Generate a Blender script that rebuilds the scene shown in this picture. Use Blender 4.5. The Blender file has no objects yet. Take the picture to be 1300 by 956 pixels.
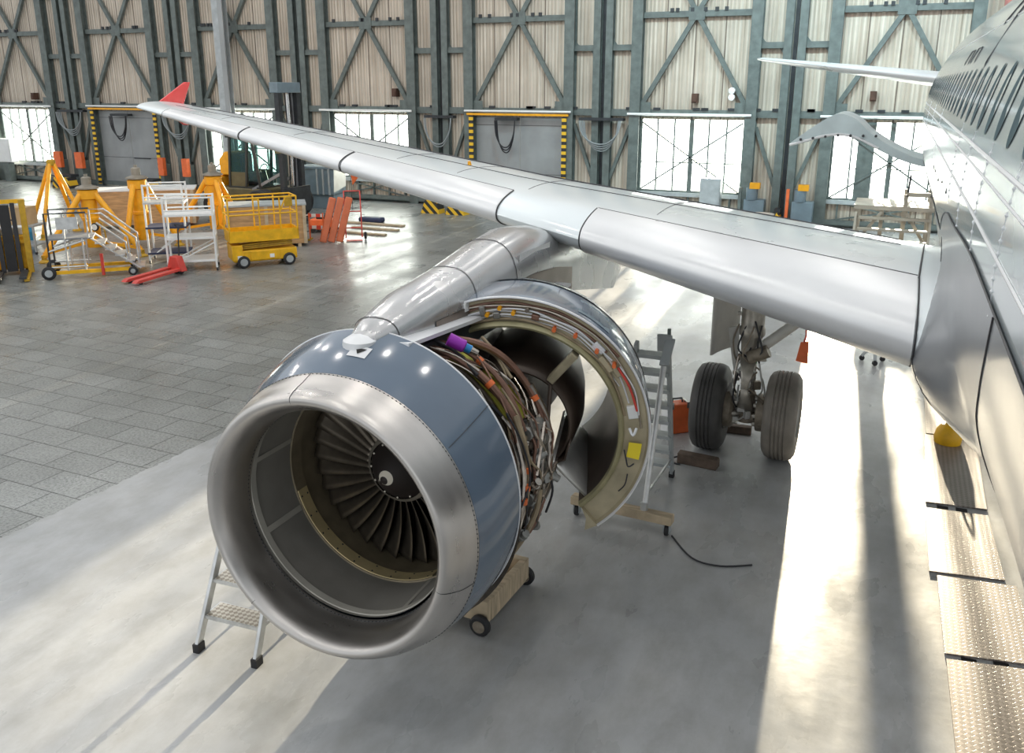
import bpy, bmesh, math, random
from math import sin, cos, tan, pi, radians as R, sqrt, atan2
from mathutils import Vector as V, Matrix, Euler
random.seed(7)
SC = bpy.context.scene
COL = SC.collection
OFF = V((0, 0, 0))

# ------------------------------------------------------------------ materials
MATS = {}
def mat(name, col, rough=0.5, metal=0.0, var=0.12, scale=3.0, bump=0.0, bscale=40.0, coat=0.0, stretch=(1, 1, 1), rvar=0.0, emit=None, alpha=None, spec=0.5):
    m = bpy.data.materials.new(name); m.use_nodes = True
    nt = m.node_tree; N = nt.nodes; L = nt.links
    b = N['Principled BSDF']
    b.inputs['Roughness'].default_value = rough
    b.inputs['Metallic'].default_value = metal
    b.inputs['Specular IOR Level'].default_value = spec
    if coat:
        b.inputs['Coat Weight'].default_value = coat; b.inputs['Coat Roughness'].default_value = 0.08
    tc = N.new('ShaderNodeTexCoord'); mp = N.new('ShaderNodeMapping'); L.new(tc.outputs['Object'], mp.inputs[0])
    mp.inputs['Scale'].default_value = stretch
    no = N.new('ShaderNodeTexNoise'); no.inputs['Scale'].default_value = scale; no.inputs['Detail'].default_value = 6
    L.new(mp.outputs[0], no.inputs['Vector'])
    cr = N.new('ShaderNodeValToRGB')
    cr.color_ramp.elements[0].position = 0.3; cr.color_ramp.elements[1].position = 0.7
    cr.color_ramp.elements[0].color = tuple(max(0, c * (1 - var)) for c in col) + (1,)
    cr.color_ramp.elements[1].color = tuple(min(1, c * (1 + var)) for c in col) + (1,)
    L.new(no.outputs['Fac'], cr.inputs[0]); L.new(cr.outputs[0], b.inputs['Base Color'])
    if rvar:
        mr = N.new('ShaderNodeMapRange'); L.new(no.outputs['Fac'], mr.inputs[0])
        mr.inputs[1].default_value = 0.3; mr.inputs[2].default_value = 0.7
        mr.inputs[3].default_value = max(0.02, rough - rvar); mr.inputs[4].default_value = rough + rvar
        L.new(mr.outputs[0], b.inputs['Roughness'])
    if bump:
        n2 = N.new('ShaderNodeTexNoise'); n2.inputs['Scale'].default_value = bscale; L.new(mp.outputs[0], n2.inputs['Vector'])
        bp = N.new('ShaderNodeBump'); bp.inputs['Strength'].default_value = bump; bp.inputs['Distance'].default_value = 0.02
        L.new(n2.outputs['Fac'], bp.inputs['Height']); L.new(bp.outputs[0], b.inputs['Normal'])
    if emit:
        b.inputs['Emission Color'].default_value = emit[0] + (1,); b.inputs['Emission Strength'].default_value = emit[1]
    MATS[name] = m
    return m

def hazard(name, kx, kz, ky=0.0):
    m = mat(name, (0.8, 0.5, 0.03), 0.55)
    nt = m.node_tree; N = nt.nodes; L = nt.links; b = N['Principled BSDF']
    tc = N.new('ShaderNodeTexCoord'); dt = N.new('ShaderNodeVectorMath'); dt.operation = 'DOT_PRODUCT'
    L.new(tc.outputs['Object'], dt.inputs[0]); dt.inputs[1].default_value = (kx, ky, kz)
    s = N.new('ShaderNodeMath'); s.operation = 'SINE'; L.new(dt.outputs['Value'], s.inputs[0])
    g = N.new('ShaderNodeMath'); g.operation = 'GREATER_THAN'; g.inputs[1].default_value = 0; L.new(s.outputs[0], g.inputs[0])
    mx = N.new('ShaderNodeMixRGB'); L.new(g.outputs[0], mx.inputs[0])
    mx.inputs[1].default_value = (0.03, 0.03, 0.03, 1); mx.inputs[2].default_value = (0.85, 0.52, 0.03, 1)
    L.new(mx.outputs[0], b.inputs['Base Color'])
    return m

# ------------------------------------------------------------------ mesh builder
def catmull(pts, n=6):
    pts = [V(p) for p in pts]; out = []
    for i in range(len(pts) - 1):
        p0 = pts[max(0, i - 1)]; p1 = pts[i]; p2 = pts[i + 1]; p3 = pts[min(len(pts) - 1, i + 2)]
        for k in range(n):
            t = k / n
            out.append(0.5 * ((2 * p1) + (p2 - p0) * t + (2 * p0 - 5 * p1 + 4 * p2 - p3) * t * t + (3 * p1 - p0 - 3 * p2 + p3) * t ** 3))
    out.append(pts[-1]); return out

class MB:
    def __init__(s): s.v = []; s.f = []
    def add(s, vs, fs):
        o = len(s.v); s.v += [V(p) for p in vs]; s.f += [tuple(i + o for i in f) for f in fs]; return s
    def box(s, c, d, rot=None):
        c = V(c); h = [x / 2 for x in d]
        M = Euler(rot).to_matrix() if rot else Matrix.Identity(3)
        vs = [c + M @ V((x * h[0], y * h[1], z * h[2])) for x in (-1, 1) for y in (-1, 1) for z in (-1, 1)]
        return s.add(vs, [(0, 1, 3, 2), (4, 6, 7, 5), (0, 4, 5, 1), (2, 3, 7, 6), (0, 2, 6, 4), (1, 5, 7, 3)])
    def bb(s, x0, x1, y0, y1, z0, z1):
        return s.box(((x0 + x1) / 2, (y0 + y1) / 2, (z0 + z1) / 2), (x1 - x0, y1 - y0, z1 - z0))
    def bar(s, p, q, w, h, up=(0, 0, 1)):
        p = V(p); q = V(q); d = (q - p).normalized(); u = V(up)
        if abs(d.dot(u)) > 0.97: u = V((0, 1, 0))
        a = d.cross(u).normalized() * w / 2; b = a.cross(d).normalized() * h / 2
        vs = [e + x * a + y * b for e in (p, q) for x, y in ((-1, -1), (1, -1), (1, 1), (-1, 1))]
        return s.add(vs, [(0, 3, 2, 1), (4, 5, 6, 7), (0, 1, 5, 4), (1, 2, 6, 5), (2, 3, 7, 6), (3, 0, 4, 7)])
    def grid(s, rows, closed=False, flip=False):
        n = len(rows[0]); vs = [p for r in rows for p in r]; fs = []
        for i in range(len(rows) - 1):
            for j in range(n if closed else n - 1):
                k = (j + 1) % n
                f = (i * n + j, i * n + k, (i + 1) * n + k, (i + 1) * n + j)
                fs.append(f[::-1] if flip else f)
        return s.add(vs, fs)
    def tube(s, pts, r, n=8, cap=True, smooth=0, closed=False):
        pts = catmull(pts, smooth) if smooth else [V(p) for p in pts]
        rs = r if isinstance(r, (list, tuple)) else [r] * len(pts)
        m = len(pts); rows = []; u = None
        for i, p in enumerate(pts):
            if closed: d = pts[(i + 1) % m] - pts[i - 1]
            else: d = pts[min(m - 1, i + 1)] - pts[max(0, i - 1)]
            if d.length < 1e-9: d = V((0, 0, 1))
            d.normalize()
            if u is None: u = V((0, 0, 1)) if abs(d.z) < 0.9 else V((1, 0, 0))
            u = (u - d * u.dot(d)).normalized(); w = d.cross(u)
            rows.append([p + (u * cos(2 * pi * k / n) + w * sin(2 * pi * k / n)) * rs[i] for k in range(n)])
        if closed: rows.append(rows[0])
        o = len(s.v); s.grid(rows, True)
        if cap and not closed:
            s.f.append(tuple(o + k for k in range(n))[::-1]); s.f.append(tuple(o + (m - 1) * n + k for k in range(n)))
        return s
    def cyl(s, p, q, r0, r1=None, n=16): return s.tube([p, q], [r0, r0 if r1 is None else r1], n)
    def lathe(s, prof, c=(0, 0, 0), axis='Y', n=48, a0=0, a1=2 * pi, sx=1, sz=1, flip=False):
        c = V(c); rows = []; full = abs(a1 - a0 - 2 * pi) < 1e-6
        for r, h in prof:
            row = []
            for k in range(n if full else n + 1):
                a = a0 + (a1 - a0) * k / n
                if axis == 'Y': row.append(c + V((r * cos(a) * sx, h, r * sin(a) * sz)))
                elif axis == 'X': row.append(c + V((h, r * cos(a), r * sin(a))))
                else: row.append(c + V((r * cos(a), r * sin(a), h)))
            rows.append(row)
        return s.grid(rows, full, flip)
    def prism(s, poly, d):
        n = len(poly); d = V(d); vs = [V(p) for p in poly] + [V(p) + d for p in poly]
        return s.add(vs, [tuple(range(n))[::-1], tuple(range(n, 2 * n))] + [(i, (i + 1) % n, (i + 1) % n + n, i + n) for i in range(n)])
    def xform(s, M):
        s.v = [M @ p for p in s.v]; return s
    def droop(s):
        for p in s.v: p.z += lerp([(4.58, -0.02), (4.75, -0.045), (4.88, -0.042), (5.1, 0.0), (5.38, 0.055), (5.6, 0.03)], p.y)
        return s
    def build(s, name, m, parent=None, sharp=38, thick=0, bevel=0, off=None, weld=False):
        me = bpy.data.meshes.new(name); o_ = OFF if off is None else V(off)
        me.from_pydata([p - o_ for p in s.v], [], s.f)
        bm = bmesh.new(); bm.from_mesh(me)
        if weld: bmesh.ops.remove_doubles(bm, verts=bm.verts, dist=1e-5)
        if not thick: bmesh.ops.recalc_face_normals(bm, faces=bm.faces)
        ca = cos(R(sharp))
        for f in bm.faces: f.smooth = True
        for e in bm.edges:
            if len(e.link_faces) == 2:
                if e.link_faces[0].normal.dot(e.link_faces[1].normal) < ca: e.smooth = False
        bm.to_mesh(me); bm.free()
        me.materials.append(MATS[m] if isinstance(m, str) else m)
        ob = bpy.data.objects.new(name, me); COL.objects.link(ob)
        if parent: ob.parent = parent
        if thick:
            md = ob.modifiers.new('s', 'SOLIDIFY'); md.thickness = thick; md.offset = 0
        if bevel:
            md = ob.modifiers.new('b', 'BEVEL'); md.width = bevel; md.segments = 2; md.limit_method = 'ANGLE'
        return ob

def beads_(path, r0, r1, name, m, parent, step=4):
    rs = [r1 if (i % step) else r0 for i in range(len(path))]
    return MB().tube(path, rs, 5).build(name, m, parent)
def beads(path, r0, r1, name, m, parent, step=4, dr=False):
    if dr: path = MB().add(path, []).droop().v
    return beads_(path, r0, r1, name, m, parent, step)
def ring(c, r, y, n): return [V((c[0] + r * cos(2 * pi * k / n), y, c[2] + r * sin(2 * pi * k / n))) for k in range(n + 1)]
def tag(o, label, cat, group=None, kind=None):
    if label: o['label'] = label
    if cat: o['category'] = cat
    if group: o['group'] = group
    if kind: o['kind'] = kind
    return o
def thing(name, label, cat, loc=(0, 0, 0), rz=0, group=None, kind=None):
    o = bpy.data.objects.new(name, None); COL.objects.link(o); o.empty_display_size = 0.2
    o.location = loc; o.rotation_euler = (0, 0, rz)
    return tag(o, label, cat, group, kind)
def dup(o, loc=None, rz=None, label=None, parent=None):
    c = o.copy(); COL.objects.link(c)
    if parent: c.parent = parent
    if loc is not None: c.location = loc
    if rz is not None: c.rotation_euler = (0, 0, rz)
    if label: c['label'] = label
    for ch in list(o.children): dup(ch, parent=c)
    return c
def sm(a, b, x):
    t = max(0, min(1, (x - a) / (b - a))); return t * t * (3 - 2 * t)
def lerp(tab, x):
    if x <= tab[0][0]: return tab[0][1]
    for (a, u), (b, w) in zip(tab, tab[1:]):
        if x <= b: return u + (w - u) * (x - a) / (b - a)
    return tab[-1][1]
# ------------------------------------------------------------------ materials used
mat('steel_green', (0.125, 0.15, 0.142), 0.5, 0.0, 0.25, 4)
mat('steel_light', (0.42, 0.45, 0.46), 0.45, 0.2, 0.15, 4)
mat('steel_dark', (0.035, 0.04, 0.045), 0.5, 0.2, 0.3, 5)
mat('white_tube', (0.85, 0.86, 0.85), 0.4, 0, 0.05)
mat('door_grey', (0.33, 0.345, 0.35), 0.45, 0.1, 0.14, 1.2, rvar=0.1)
mat('rust', (0.09, 0.045, 0.03), 0.7, 0, 0.3)
hazard('hazard_v', 0, 26); hazard('hazard_d', 18, 18)
mat('black_rubber', (0.018, 0.018, 0.02), 0.6, 0, 0.3)
mat('cable_grey', (0.3, 0.33, 0.34), 0.5, 0, 0.1)
mat('cable_black', (0.03, 0.03, 0.035), 0.5, 0, 0.2)
mat('yellow', (0.88, 0.40, 0.01), 0.42, 0, 0.12, 5)
mat('yellow_lift', (0.82, 0.45, 0.01), 0.45, 0, 0.15, 6)
mat('yellow_dark', (0.5, 0.3, 0.02), 0.5, 0, 0.25, 6)
mat('orange', (0.85, 0.17, 0.05), 0.45, 0, 0.12, 6)
mat('red', (0.62, 0.06, 0.045), 0.4, 0, 0.12, 6)
mat('chrome', (0.7, 0.7, 0.7), 0.22, 1.0, 0.1)
mat('alu', (0.62, 0.63, 0.63), 0.38, 0.75, 0.15, 8)
mat('white_paint', (0.82, 0.83, 0.82), 0.4, 0, 0.06)
mat('navy', (0.03, 0.04, 0.09), 0.6, 0, 0.2)
mat('plywood', (0.5, 0.3, 0.14), 0.65, 0, 0.25, 3, stretch=(1, 1, 6))
mat('wood_pale', (0.50, 0.40, 0.27), 0.7, 0, 0.3, 4, stretch=(1, 6, 1), bump=0.15)
mat('cardboard', (0.52, 0.38, 0.22), 0.75, 0, 0.15)
mat('olive', (0.13, 0.11, 0.05), 0.5, 0, 0.2)
mat('blue_grey', (0.17, 0.23, 0.27), 0.45, 0, 0.15)
mat('blue_plastic', (0.05, 0.33, 0.6), 0.4, 0, 0.1)
mat('lift_grey', (0.25, 0.26, 0.27), 0.5, 0.2, 0.2)

def corrugated():
    m = mat('corrugated', (0.74, 0.655, 0.55), 0.55, 0, 0.16, 0.7)
    nt = m.node_tree; N = nt.nodes; L = nt.links; b = N['Principled BSDF']
    tc = N.new('ShaderNodeTexCoord'); sp = N.new('ShaderNodeSeparateXYZ'); L.new(tc.outputs['Object'], sp.inputs[0])
    def math(op, a, v=None):
        n = N.new('ShaderNodeMath'); n.operation = op; L.new(a, n.inputs[0])
        if v is not None:
            if isinstance(v, (int, float)): n.inputs[1].default_value = v
            else: L.new(v, n.inputs[1])
        return n.outputs[0]
    wv = math('SINE', math('MULTIPLY', sp.outputs['X'], 2 * pi / 0.14))
    bp = N.new('ShaderNodeBump'); bp.inputs['Strength'].default_value = 0.55; bp.inputs['Distance'].default_value = 0.03
    L.new(wv, bp.inputs['Height']); L.new(bp.outputs[0], b.inputs['Normal'])
    # streaked grime running down the sheets + seams between sheets
    mp = N.new('ShaderNodeMapping'); mp.inputs['Scale'].default_value = (7, 1, 0.22); L.new(tc.outputs['Object'], mp.inputs[0])
    no = N.new('ShaderNodeTexNoise'); no.inputs['Scale'].default_value = 1.2; no.inputs['Detail'].default_value = 8; L.new(mp.outputs[0], no.inputs['Vector'])
    cr = N.new('ShaderNodeValToRGB'); cr.color_ramp.elements[0].position = 0.25; cr.color_ramp.elements[0].color = (0.5, 0.43, 0.36, 1)
    cr.color_ramp.elements[1].position = 0.62; cr.color_ramp.elements[1].color = (1, 1, 1, 1); L.new(no.outputs['Fac'], cr.inputs[0])
    fr = math('FRACT', math('MULTIPLY', math('ADD', sp.outputs['X'], 50.0), 1 / 1.03))
    seam = math('LESS_THAN', math('ABSOLUTE', math('SUBTRACT', fr, 0.5)), 0.022)
    gr = math('MULTIPLY_ADD', wv, 0.09); gr.node.inputs[2].default_value = 0.9  # groove shade put into the colour, in step with the ribs
    old = b.inputs['Base Color'].links[0].from_socket
    m1 = N.new('ShaderNodeMixRGB'); m1.blend_type = 'MULTIPLY'; m1.inputs[0].default_value = 0.75; L.new(old, m1.inputs[1]); L.new(cr.outputs[0], m1.inputs[2])
    m3 = N.new('ShaderNodeMixRGB'); m3.blend_type = 'MULTIPLY'; m3.inputs[0].default_value = 1; L.new(m1.outputs[0], m3.inputs[1]); L.new(gr, m3.inputs[2])
    m2 = N.new('ShaderNodeMixRGB'); L.new(math('MULTIPLY', seam, 0.8), m2.inputs[0]); L.new(m3.outputs[0], m2.inputs[1]); m2.inputs[2].default_value = (0.10, 0.07, 0.05, 1)
    L.new(m2.outputs[0], b.inputs['Base Color'])
    return m
corrugated()

def pane():
    m = bpy.data.materials.new('pane'); m.use_nodes = True; nt = m.node_tree; N = nt.nodes; L = nt.links
    N.remove(N['Principled BSDF']); out = N['Material Output']
    no = N.new('ShaderNodeTexNoise'); no.inputs['Scale'].default_value = 2
    t = N.new('ShaderNodeBsdfTransparent'); t.inputs[0].default_value = (1, 1, 1, 1)
    d = N.new('ShaderNodeBsdfTranslucent'); d.inputs[0].default_value = (0.86, 0.95, 1.0, 1)
    e = N.new('ShaderNodeEmission'); e.inputs[0].default_value = (0.80, 0.94, 1.0, 1); e.inputs[1].default_value = PANE_E
    mr = N.new('ShaderNodeMapRange'); mr.inputs[3].default_value = 0.22; mr.inputs[4].default_value = 0.34; L.new(no.outputs['Fac'], mr.inputs[0])
    mx = N.new('ShaderNodeMixShader'); L.new(mr.outputs[0], mx.inputs[0]); L.new(t.outputs[0], mx.inputs[1]); L.new(d.outputs[0], mx.inputs[2])
    ad = N.new('ShaderNodeAddShader'); L.new(mx.outputs[0], ad.inputs[0]); L.new(e.outputs[0], ad.inputs[1]); L.new(ad.outputs[0], out.inputs['Surface'])
    MATS['pane'] = m
PANE_E = 1.6  # glow added to the panes, standing in for overexposed daylight
pane()

def floor_mat():
    m = bpy.data.materials.new('hangar_floor'); m.use_nodes = True; nt = m.node_tree; N = nt.nodes; L = nt.links; b = N['Principled BSDF']
    tc = N.new('ShaderNodeTexCoord'); sp = N.new('ShaderNodeSeparateXYZ'); L.new(tc.outputs['Object'], sp.inputs[0])
    def noise(scale, det=6, st=None, rough=0.55):
        n = N.new('ShaderNodeTexNoise'); n.inputs['Scale'].default_value = scale; n.inputs['Detail'].default_value = det; n.inputs['Roughness'].default_value = rough
        if st:
            mp = N.new('ShaderNodeMapping'); mp.inputs['Scale'].default_value = st; L.new(tc.outputs['Object'], mp.inputs[0]); L.new(mp.outputs[0], n.inputs['Vector'])
        else: L.new(tc.outputs['Object'], n.inputs['Vector'])
        return n.outputs['Fac']
    def ramp(fac, *els):
        r = N.new('ShaderNodeValToRGB'); ce = r.color_ramp.elements
        while len(ce) < len(els): ce.new(0.5)
        for e, (p, c) in zip(ce, els): e.position = p; e.color = c + (1,)
        L.new(fac, r.inputs[0]); return r.outputs[0]
    def mix(f, a, c, mode='MIX'):
        x = N.new('ShaderNodeMixRGB'); x.blend_type = mode
        for i, v in enumerate((f, a, c)):
            if isinstance(v, (int, float)): x.inputs[i].default_value = v
            elif isinstance(v, tuple): x.inputs[i].default_value = v + (1,)
            else: L.new(v, x.inputs[i])
        return x.outputs[0]
    # slabs
    br = N.new('ShaderNodeTexBrick'); br.offset = 0.5; br.inputs['Scale'].default_value = 1.0
    br.inputs['Brick Width'].default_value = 0.8; br.inputs['Row Height'].default_value = 0.5; br.inputs['Mortar Size'].default_value = 0.010; br.inputs['Mortar Smooth'].default_value = 0.3
    br.inputs['Color1'].default_value = (0.30, 0.31, 0.30, 1); br.inputs['Color2'].default_value = (0.225, 0.235, 0.225, 1); br.inputs['Mortar'].default_value = (0.07, 0.075, 0.07, 1); br.inputs['Bias'].default_value = -0.2
    mpb = N.new('ShaderNodeMapping'); mpb.inputs['Rotation'].default_value = (0, 0, R(2)); L.new(tc.outputs['Object'], mpb.inputs[0]); L.new(mpb.outputs[0], br.inputs['Vector'])
    speck = ramp(noise(30, 8, None, 0.7), (0.36, (0.35, 0.35, 0.35)), (0.56, (1.1, 1.1, 1.1)))
    slab = mix(0.8, br.outputs['Color'], speck, 'MULTIPLY')
    slab = mix(0.75, slab, ramp(noise(0.5, 5), (0.3, (0.62, 0.62, 0.6)), (0.7, (1.25, 1.25, 1.25))), 'MULTIPLY')
    # poured concrete
    con = ramp(noise(0.45, 8), (0.3, (0.33, 0.34, 0.345)), (0.5, (0.42, 0.43, 0.435)), (0.72, (0.52, 0.525, 0.52)))
    con = mix(0.55, con, ramp(noise(3.2, 9, (1, 0.5, 1), 0.7), (0.33, (0.66, 0.63, 0.58)), (0.6, (1.05, 1.05, 1.05))), 'MULTIPLY')
    wob = N.new('ShaderNodeMath'); wob.operation = 'MULTIPLY_ADD'; L.new(noise(6, 4), wob.inputs[0]); wob.inputs[1].default_value = 0.16; L.new(sp.outputs['X'], wob.inputs[2])
    lin = N.new('ShaderNodeMath'); lin.operation = 'MULTIPLY_ADD'; L.new(sp.outputs['Y'], lin.inputs[0]); lin.inputs[1].default_value = -0.05; L.new(wob.outputs[0], lin.inputs[2])
    gt = N.new('ShaderNodeMath'); gt.operation = 'GREATER_THAN'; L.new(lin.outputs[0], gt.inputs[0]); gt.inputs[1].default_value = -8.72
    L.new(mix(gt.outputs[0], slab, con), b.inputs['Base Color'])
    rr = N.new('ShaderNodeMapRange'); L.new(noise(1.3, 6, (1, 0.4, 1)), rr.inputs[0]); rr.inputs[1].default_value = 0.3; rr.inputs[2].default_value = 0.7; rr.inputs[3].default_value = 0.2; rr.inputs[4].default_value = 0.42
    L.new(rr.outputs[0], b.inputs['Roughness'])
    bp = N.new('ShaderNodeBump'); bp.inputs['Strength'].default_value = 0.12; bp.inputs['Distance'].default_value = 0.02
    L.new(noise(5, 6), bp.inputs['Height']); L.new(bp.outputs[0], b.inputs['Normal'])
    MATS['hangar_floor'] = m
floor_mat()

YW = 32.5
fl = MB().bb(-62, 22, -8, 36, -0.2, 0).build('floor', 'hangar_floor'); fl['kind'] = 'structure'

# ------------------------------------------------------------------ sliding hangar door leaves along the far wall
LW = 6.66
def leaf(k, kind):
    xc = -3.5 - LW * (k + 0.5)
    d = thing('door_%d' % (k + 3), None, None, (xc, YW, 0), 0, kind='structure')
    def add(name, m, mb, par=d): return mb.build(name, m, par)
    zt = 12.5
    w = 1.86; z0 = 0.95 if kind == 'W' else 0.0; z1 = 3.52
    s = MB()
    s.bb(-3.27, -w, 0, 0.06, 0, zt).bb(w, 3.27, 0, 0.06, 0, zt).bb(-w, w, 0, 0.06, z1, zt)
    if z0: s.bb(-w, w, 0, 0.06, 0, z0)
    add('corrugated_panel', 'corrugated', s)
    add('joint_seal', 'steel_dark', MB().bb(-3.40, -3.27, -0.1, 0.1, 0, zt))
    for sx in (-1, 1):
        add('column', 'steel_green', MB().bb(sx * 2.06 - 0.19, sx * 2.06 + 0.19, -0.05, -0.01, 0, zt).bb(sx * 2.06 - 0.03, sx * 2.06 + 0.03, -0.32, -0.05, 0, zt).bb(sx * 2.06 - 0.19, sx * 2.06 + 0.19, -0.36, -0.32, 0, zt))
        add('edge_column', 'steel_green', MB().bb(sx * 3.1 - 0.13, sx * 3.1 + 0.13, -0.05, -0.01, 0, zt).bb(sx * 3.1 - 0.025, sx * 3.1 + 0.025, -0.26, -0.05, 0, zt).bb(sx * 3.1 - 0.13, sx * 3.1 + 0.13, -0.30, -0.26, 0, zt))
        for zz in (6.0, 8.7):
            add('short_beam', 'steel_green', MB().bb(sx * 2.6 - 0.4, sx * 2.6 + 0.4, -0.24, -0.02, zz - 0.1, zz + 0.1).add([(sx * 2.6 + a * 0.41, -0.13, zz + b * 0.1) for a, b in ((-1, 1), (-1, 3.2), (-0.55, 1))], [(0, 1, 2)]).add([(sx * 2.6 + a * 0.41, -0.13, zz - 0.1 + b) for a, b in ((1, 0), (1, -0.22), (0.55, 0))], [(0, 1, 2)]))
        add('knee_brace', 'steel_green', MB().bar((sx * 2.25, -0.12, 3.3), (sx * 3.0, -0.12, 1.3), 0.12, 0.14, (0, 1, 0)))
        for a, b in (((sx * 1.88, 3.95), (0, 7.08)), ((0, 7.08), (sx * 1.88, 10.2))):
            add('brace', 'steel_green', MB().bar((a[0], -0.16, a[1]), (b[0], -0.16, b[1]), 0.16, 0.14, (0, 1, 0)))
        add('gusset', 'steel_green', MB().bb(sx * 1.75 - 0.26, sx * 1.75 + 0.26, -0.26, -0.24, 3.72, 4.12))
    add('beam', 'steel_green', MB().bb(-3.2, 3.2, -0.2, -0.01, 3.62, 3.86))
    add('beam', 'steel_green', MB().bb(-1.9, 1.9, -0.22, -0.01, 6.97, 7.17))
    add('gusset', 'steel_green', MB().bb(-0.28, 0.28, -0.25, -0.22, 6.86, 7.3))
    cl = MB()
    for q in range(6):
        x = -1.7 + 3.4 * random.random(); cl.bb(x - 0.06, x + 0.06, -0.26, -0.2, 7.14, 7.27)
    for q in range(7):
        x = -3 + 6 * random.random(); cl.bb(x - 0.12, x + 0.12, -0.24, -0.14, 3.84, 3.93)
    add('cleat', 'steel_dark', cl)
    add('beam', 'steel_green', MB().bb(-1.9, 1.9, -0.22, -0.01, 10.1, 10.3))
    add('bottom_rail', 'steel_green', MB().bb(-3.25, 3.25, -0.18, -0.01, 0.02, 0.22))
    if kind == 'W':
        wn = thing('window_%d' % (k + 3), None, None, (xc, YW, 0), 0, kind='structure')
        MB().bb(-w, w, 0.02, 0.035, z0, z1).build('pane', 'pane', wn)
        f = MB()
        if k == -1: f.bb(-1.05, -0.52, -0.10, 0.02, z0, z1)  # mullion widened beyond its real size to shade a strip of floor
        for i in range(7):
            x = -w + 2 * w * i / 6; t = 0.10 if i in (0, 3, 6) else 0.055
            f.bb(x - t / 2 - (0.03 if i == 3 else 0), x + t / 2 + (0.03 if i == 3 else 0), -0.06, 0.02, z0, z1)
        f.bb(-w, w, -0.045, 0.02, 1.98, 2.02).bb(-w, w, -0.08, 0.02, z0 - 0.05, z0 + 0.05)
        f.build('window_frame', 'steel_green', wn)
        for sx in (-1, 1):
            MB().bar((-sx * 1.8, -0.12, z0 + 0.05), (sx * 1.8, -0.12, z1 - 0.1), 0.055, 0.05, (0, 1, 0)).build('brace', 'steel_green', wn)
            add('brace', 'steel_green', MB().bar((-sx * 1.8, -0.1, 0.2), (sx * 1.8, -0.1, z0 - 0.05), 0.05, 0.05, (0, 1, 0)))
        add('sill_beam', 'steel_light', MB().bb(-2.0, 2.0, -0.18, -0.02, z0 - 0.16, z0 - 0.02))
        add('lower_rail', 'steel_green', MB().bb(-3.2, 3.2, -0.34, -0.2, 0.10, 0.26))
        for i in range(5):
            x = -1.5 + 0.75 * i
            add('lower_post', 'steel_green', MB().bb(x - 0.03, x + 0.03, -0.12, -0.01, 0.2, z0 - 0.1))
        add('top_rail', 'white_tube', MB().tube([(-2.3, -0.42, 3.70), (2.1, -0.42, 3.70)], 0.045, 8))
    else:
        add('gate_panel', 'door_grey', MB().bb(-w, -0.012, -0.05, 0.03, 0.02, z1))
        add('gate_panel', 'door_grey', MB().bb(0.012, w, -0.05, 0.03, 0.02, z1))
        add('crossbar', 'steel_dark', MB().bb(0.1, 1.1, -0.09, -0.05, 1.33, 1.37))
        add('seam', 'steel_dark', MB().bb(-w, w, -0.056, -0.05, 1.36, 1.375).bb(-w, w, -0.056, -0.05, 3.2, 3.215))
        for sx in (-1, 1):
            add('hazard_strip', 'hazard_v', MB().bb(sx * 1.93 - 0.09, sx * 1.93 + 0.09, -0.42, -0.38, 0.1, 3.55))
        add('top_rail', 'white_tube', MB().tube([(-2.2, -0.44, 3.74), (2.2, -0.44, 3.74)], 0.04, 8))
        add('yellow_rail', 'yellow', MB().bb(-2.1, 2.1, -0.45, -0.39, 3.58, 3.66))
    return d
KINDS_ = {-3: 'W', -2: 'W', -1: 'W', 0: 'W', 1: 'D', 2: 'W', 3: 'W', 4: 'D', 5: 'W', 6: 'D', 7: 'W'}
for k, kd in KINDS_.items(): leaf(k, kd)
hd = MB().bb(-58, 18, YW, YW + 0.3, 12.5, 15).build('wall_back', 'corrugated'); hd['kind'] = 'structure'
hd = MB().bb(-58, -57, YW - 0.3, YW + 0.3, 0, 12.5).build('trim_1', 'steel_green'); hd['kind'] = 'structure'
# pale pipe post standing in front of the leaves
t = thing('steel_post', 'tall pale grey steel post standing in front of the far wall', 'post', (-26.85, YW - 0.9, 0))
MB().bb(-0.28, 0.28, -0.15, -0.11, 0, 12.5).bb(-0.03, 0.03, -0.11, 0.11, 0, 12.5).bb(-0.28, 0.28, 0.11, 0.15, 0, 12.5).build('column', 'steel_light', t)
MB().bb(0.06, 0.3, -0.19, -0.15, 0.0, 12.5).build('cover_strip', 'door_grey', t); MB().bb(-0.4, 0.4, -0.25, 0.25, 0, 0.03).build('base_plate', 'steel_light', t)

# cable loops hanging at the joints
def loop(x, n, drop, label, nm='cable_loop', w=0.8, m='cable_grey', z=3.45):
    t = thing(nm, label, 'cable', (x, YW - 0.5, 0))
    MB().bb(-w - 0.05, w + 0.05, 0.0, 0.3, z, z + 0.1).build('bracket', 'steel_dark', t)
    for i in range(n):
        dd = drop * (0.8 + 0.08 * i); ww = w * (1 - 0.06 * i)
        MB().tube([(-ww, 0.05 * i - 0.1, z), (-ww * 0.85, 0.05 * i - 0.1, z - dd * 0.6), (-ww * 0.3, 0.05 * i - 0.1, z - dd), (ww * 0.35, 0.05 * i - 0.1, z - dd), (ww * 0.85, 0.05 * i - 0.1, z - dd * 0.55), (ww, 0.05 * i - 0.1, z)], 0.025, 6, smooth=4).build('cable', m, t)
loop(-10.1, 4, 1.0, 'bundle of grey cables looping beside the striped edge of the grey gate, right of it')
loop(-16.8, 2, 1.2, 'two grey cables looping between the wing and the central grey gate', w=0.6)
loop(-30.1, 3, 1.1, 'grey cable loop behind the red wing tip')
loop(-36.7, 4, 1.0, 'grey cable loop between the far left window and the left gate')
loop(-33.6, 3, 1.1, 'dark cables dangling on the left grey gate', 'dangling_cable', 0.5, 'cable_black', 3.3)
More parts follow.
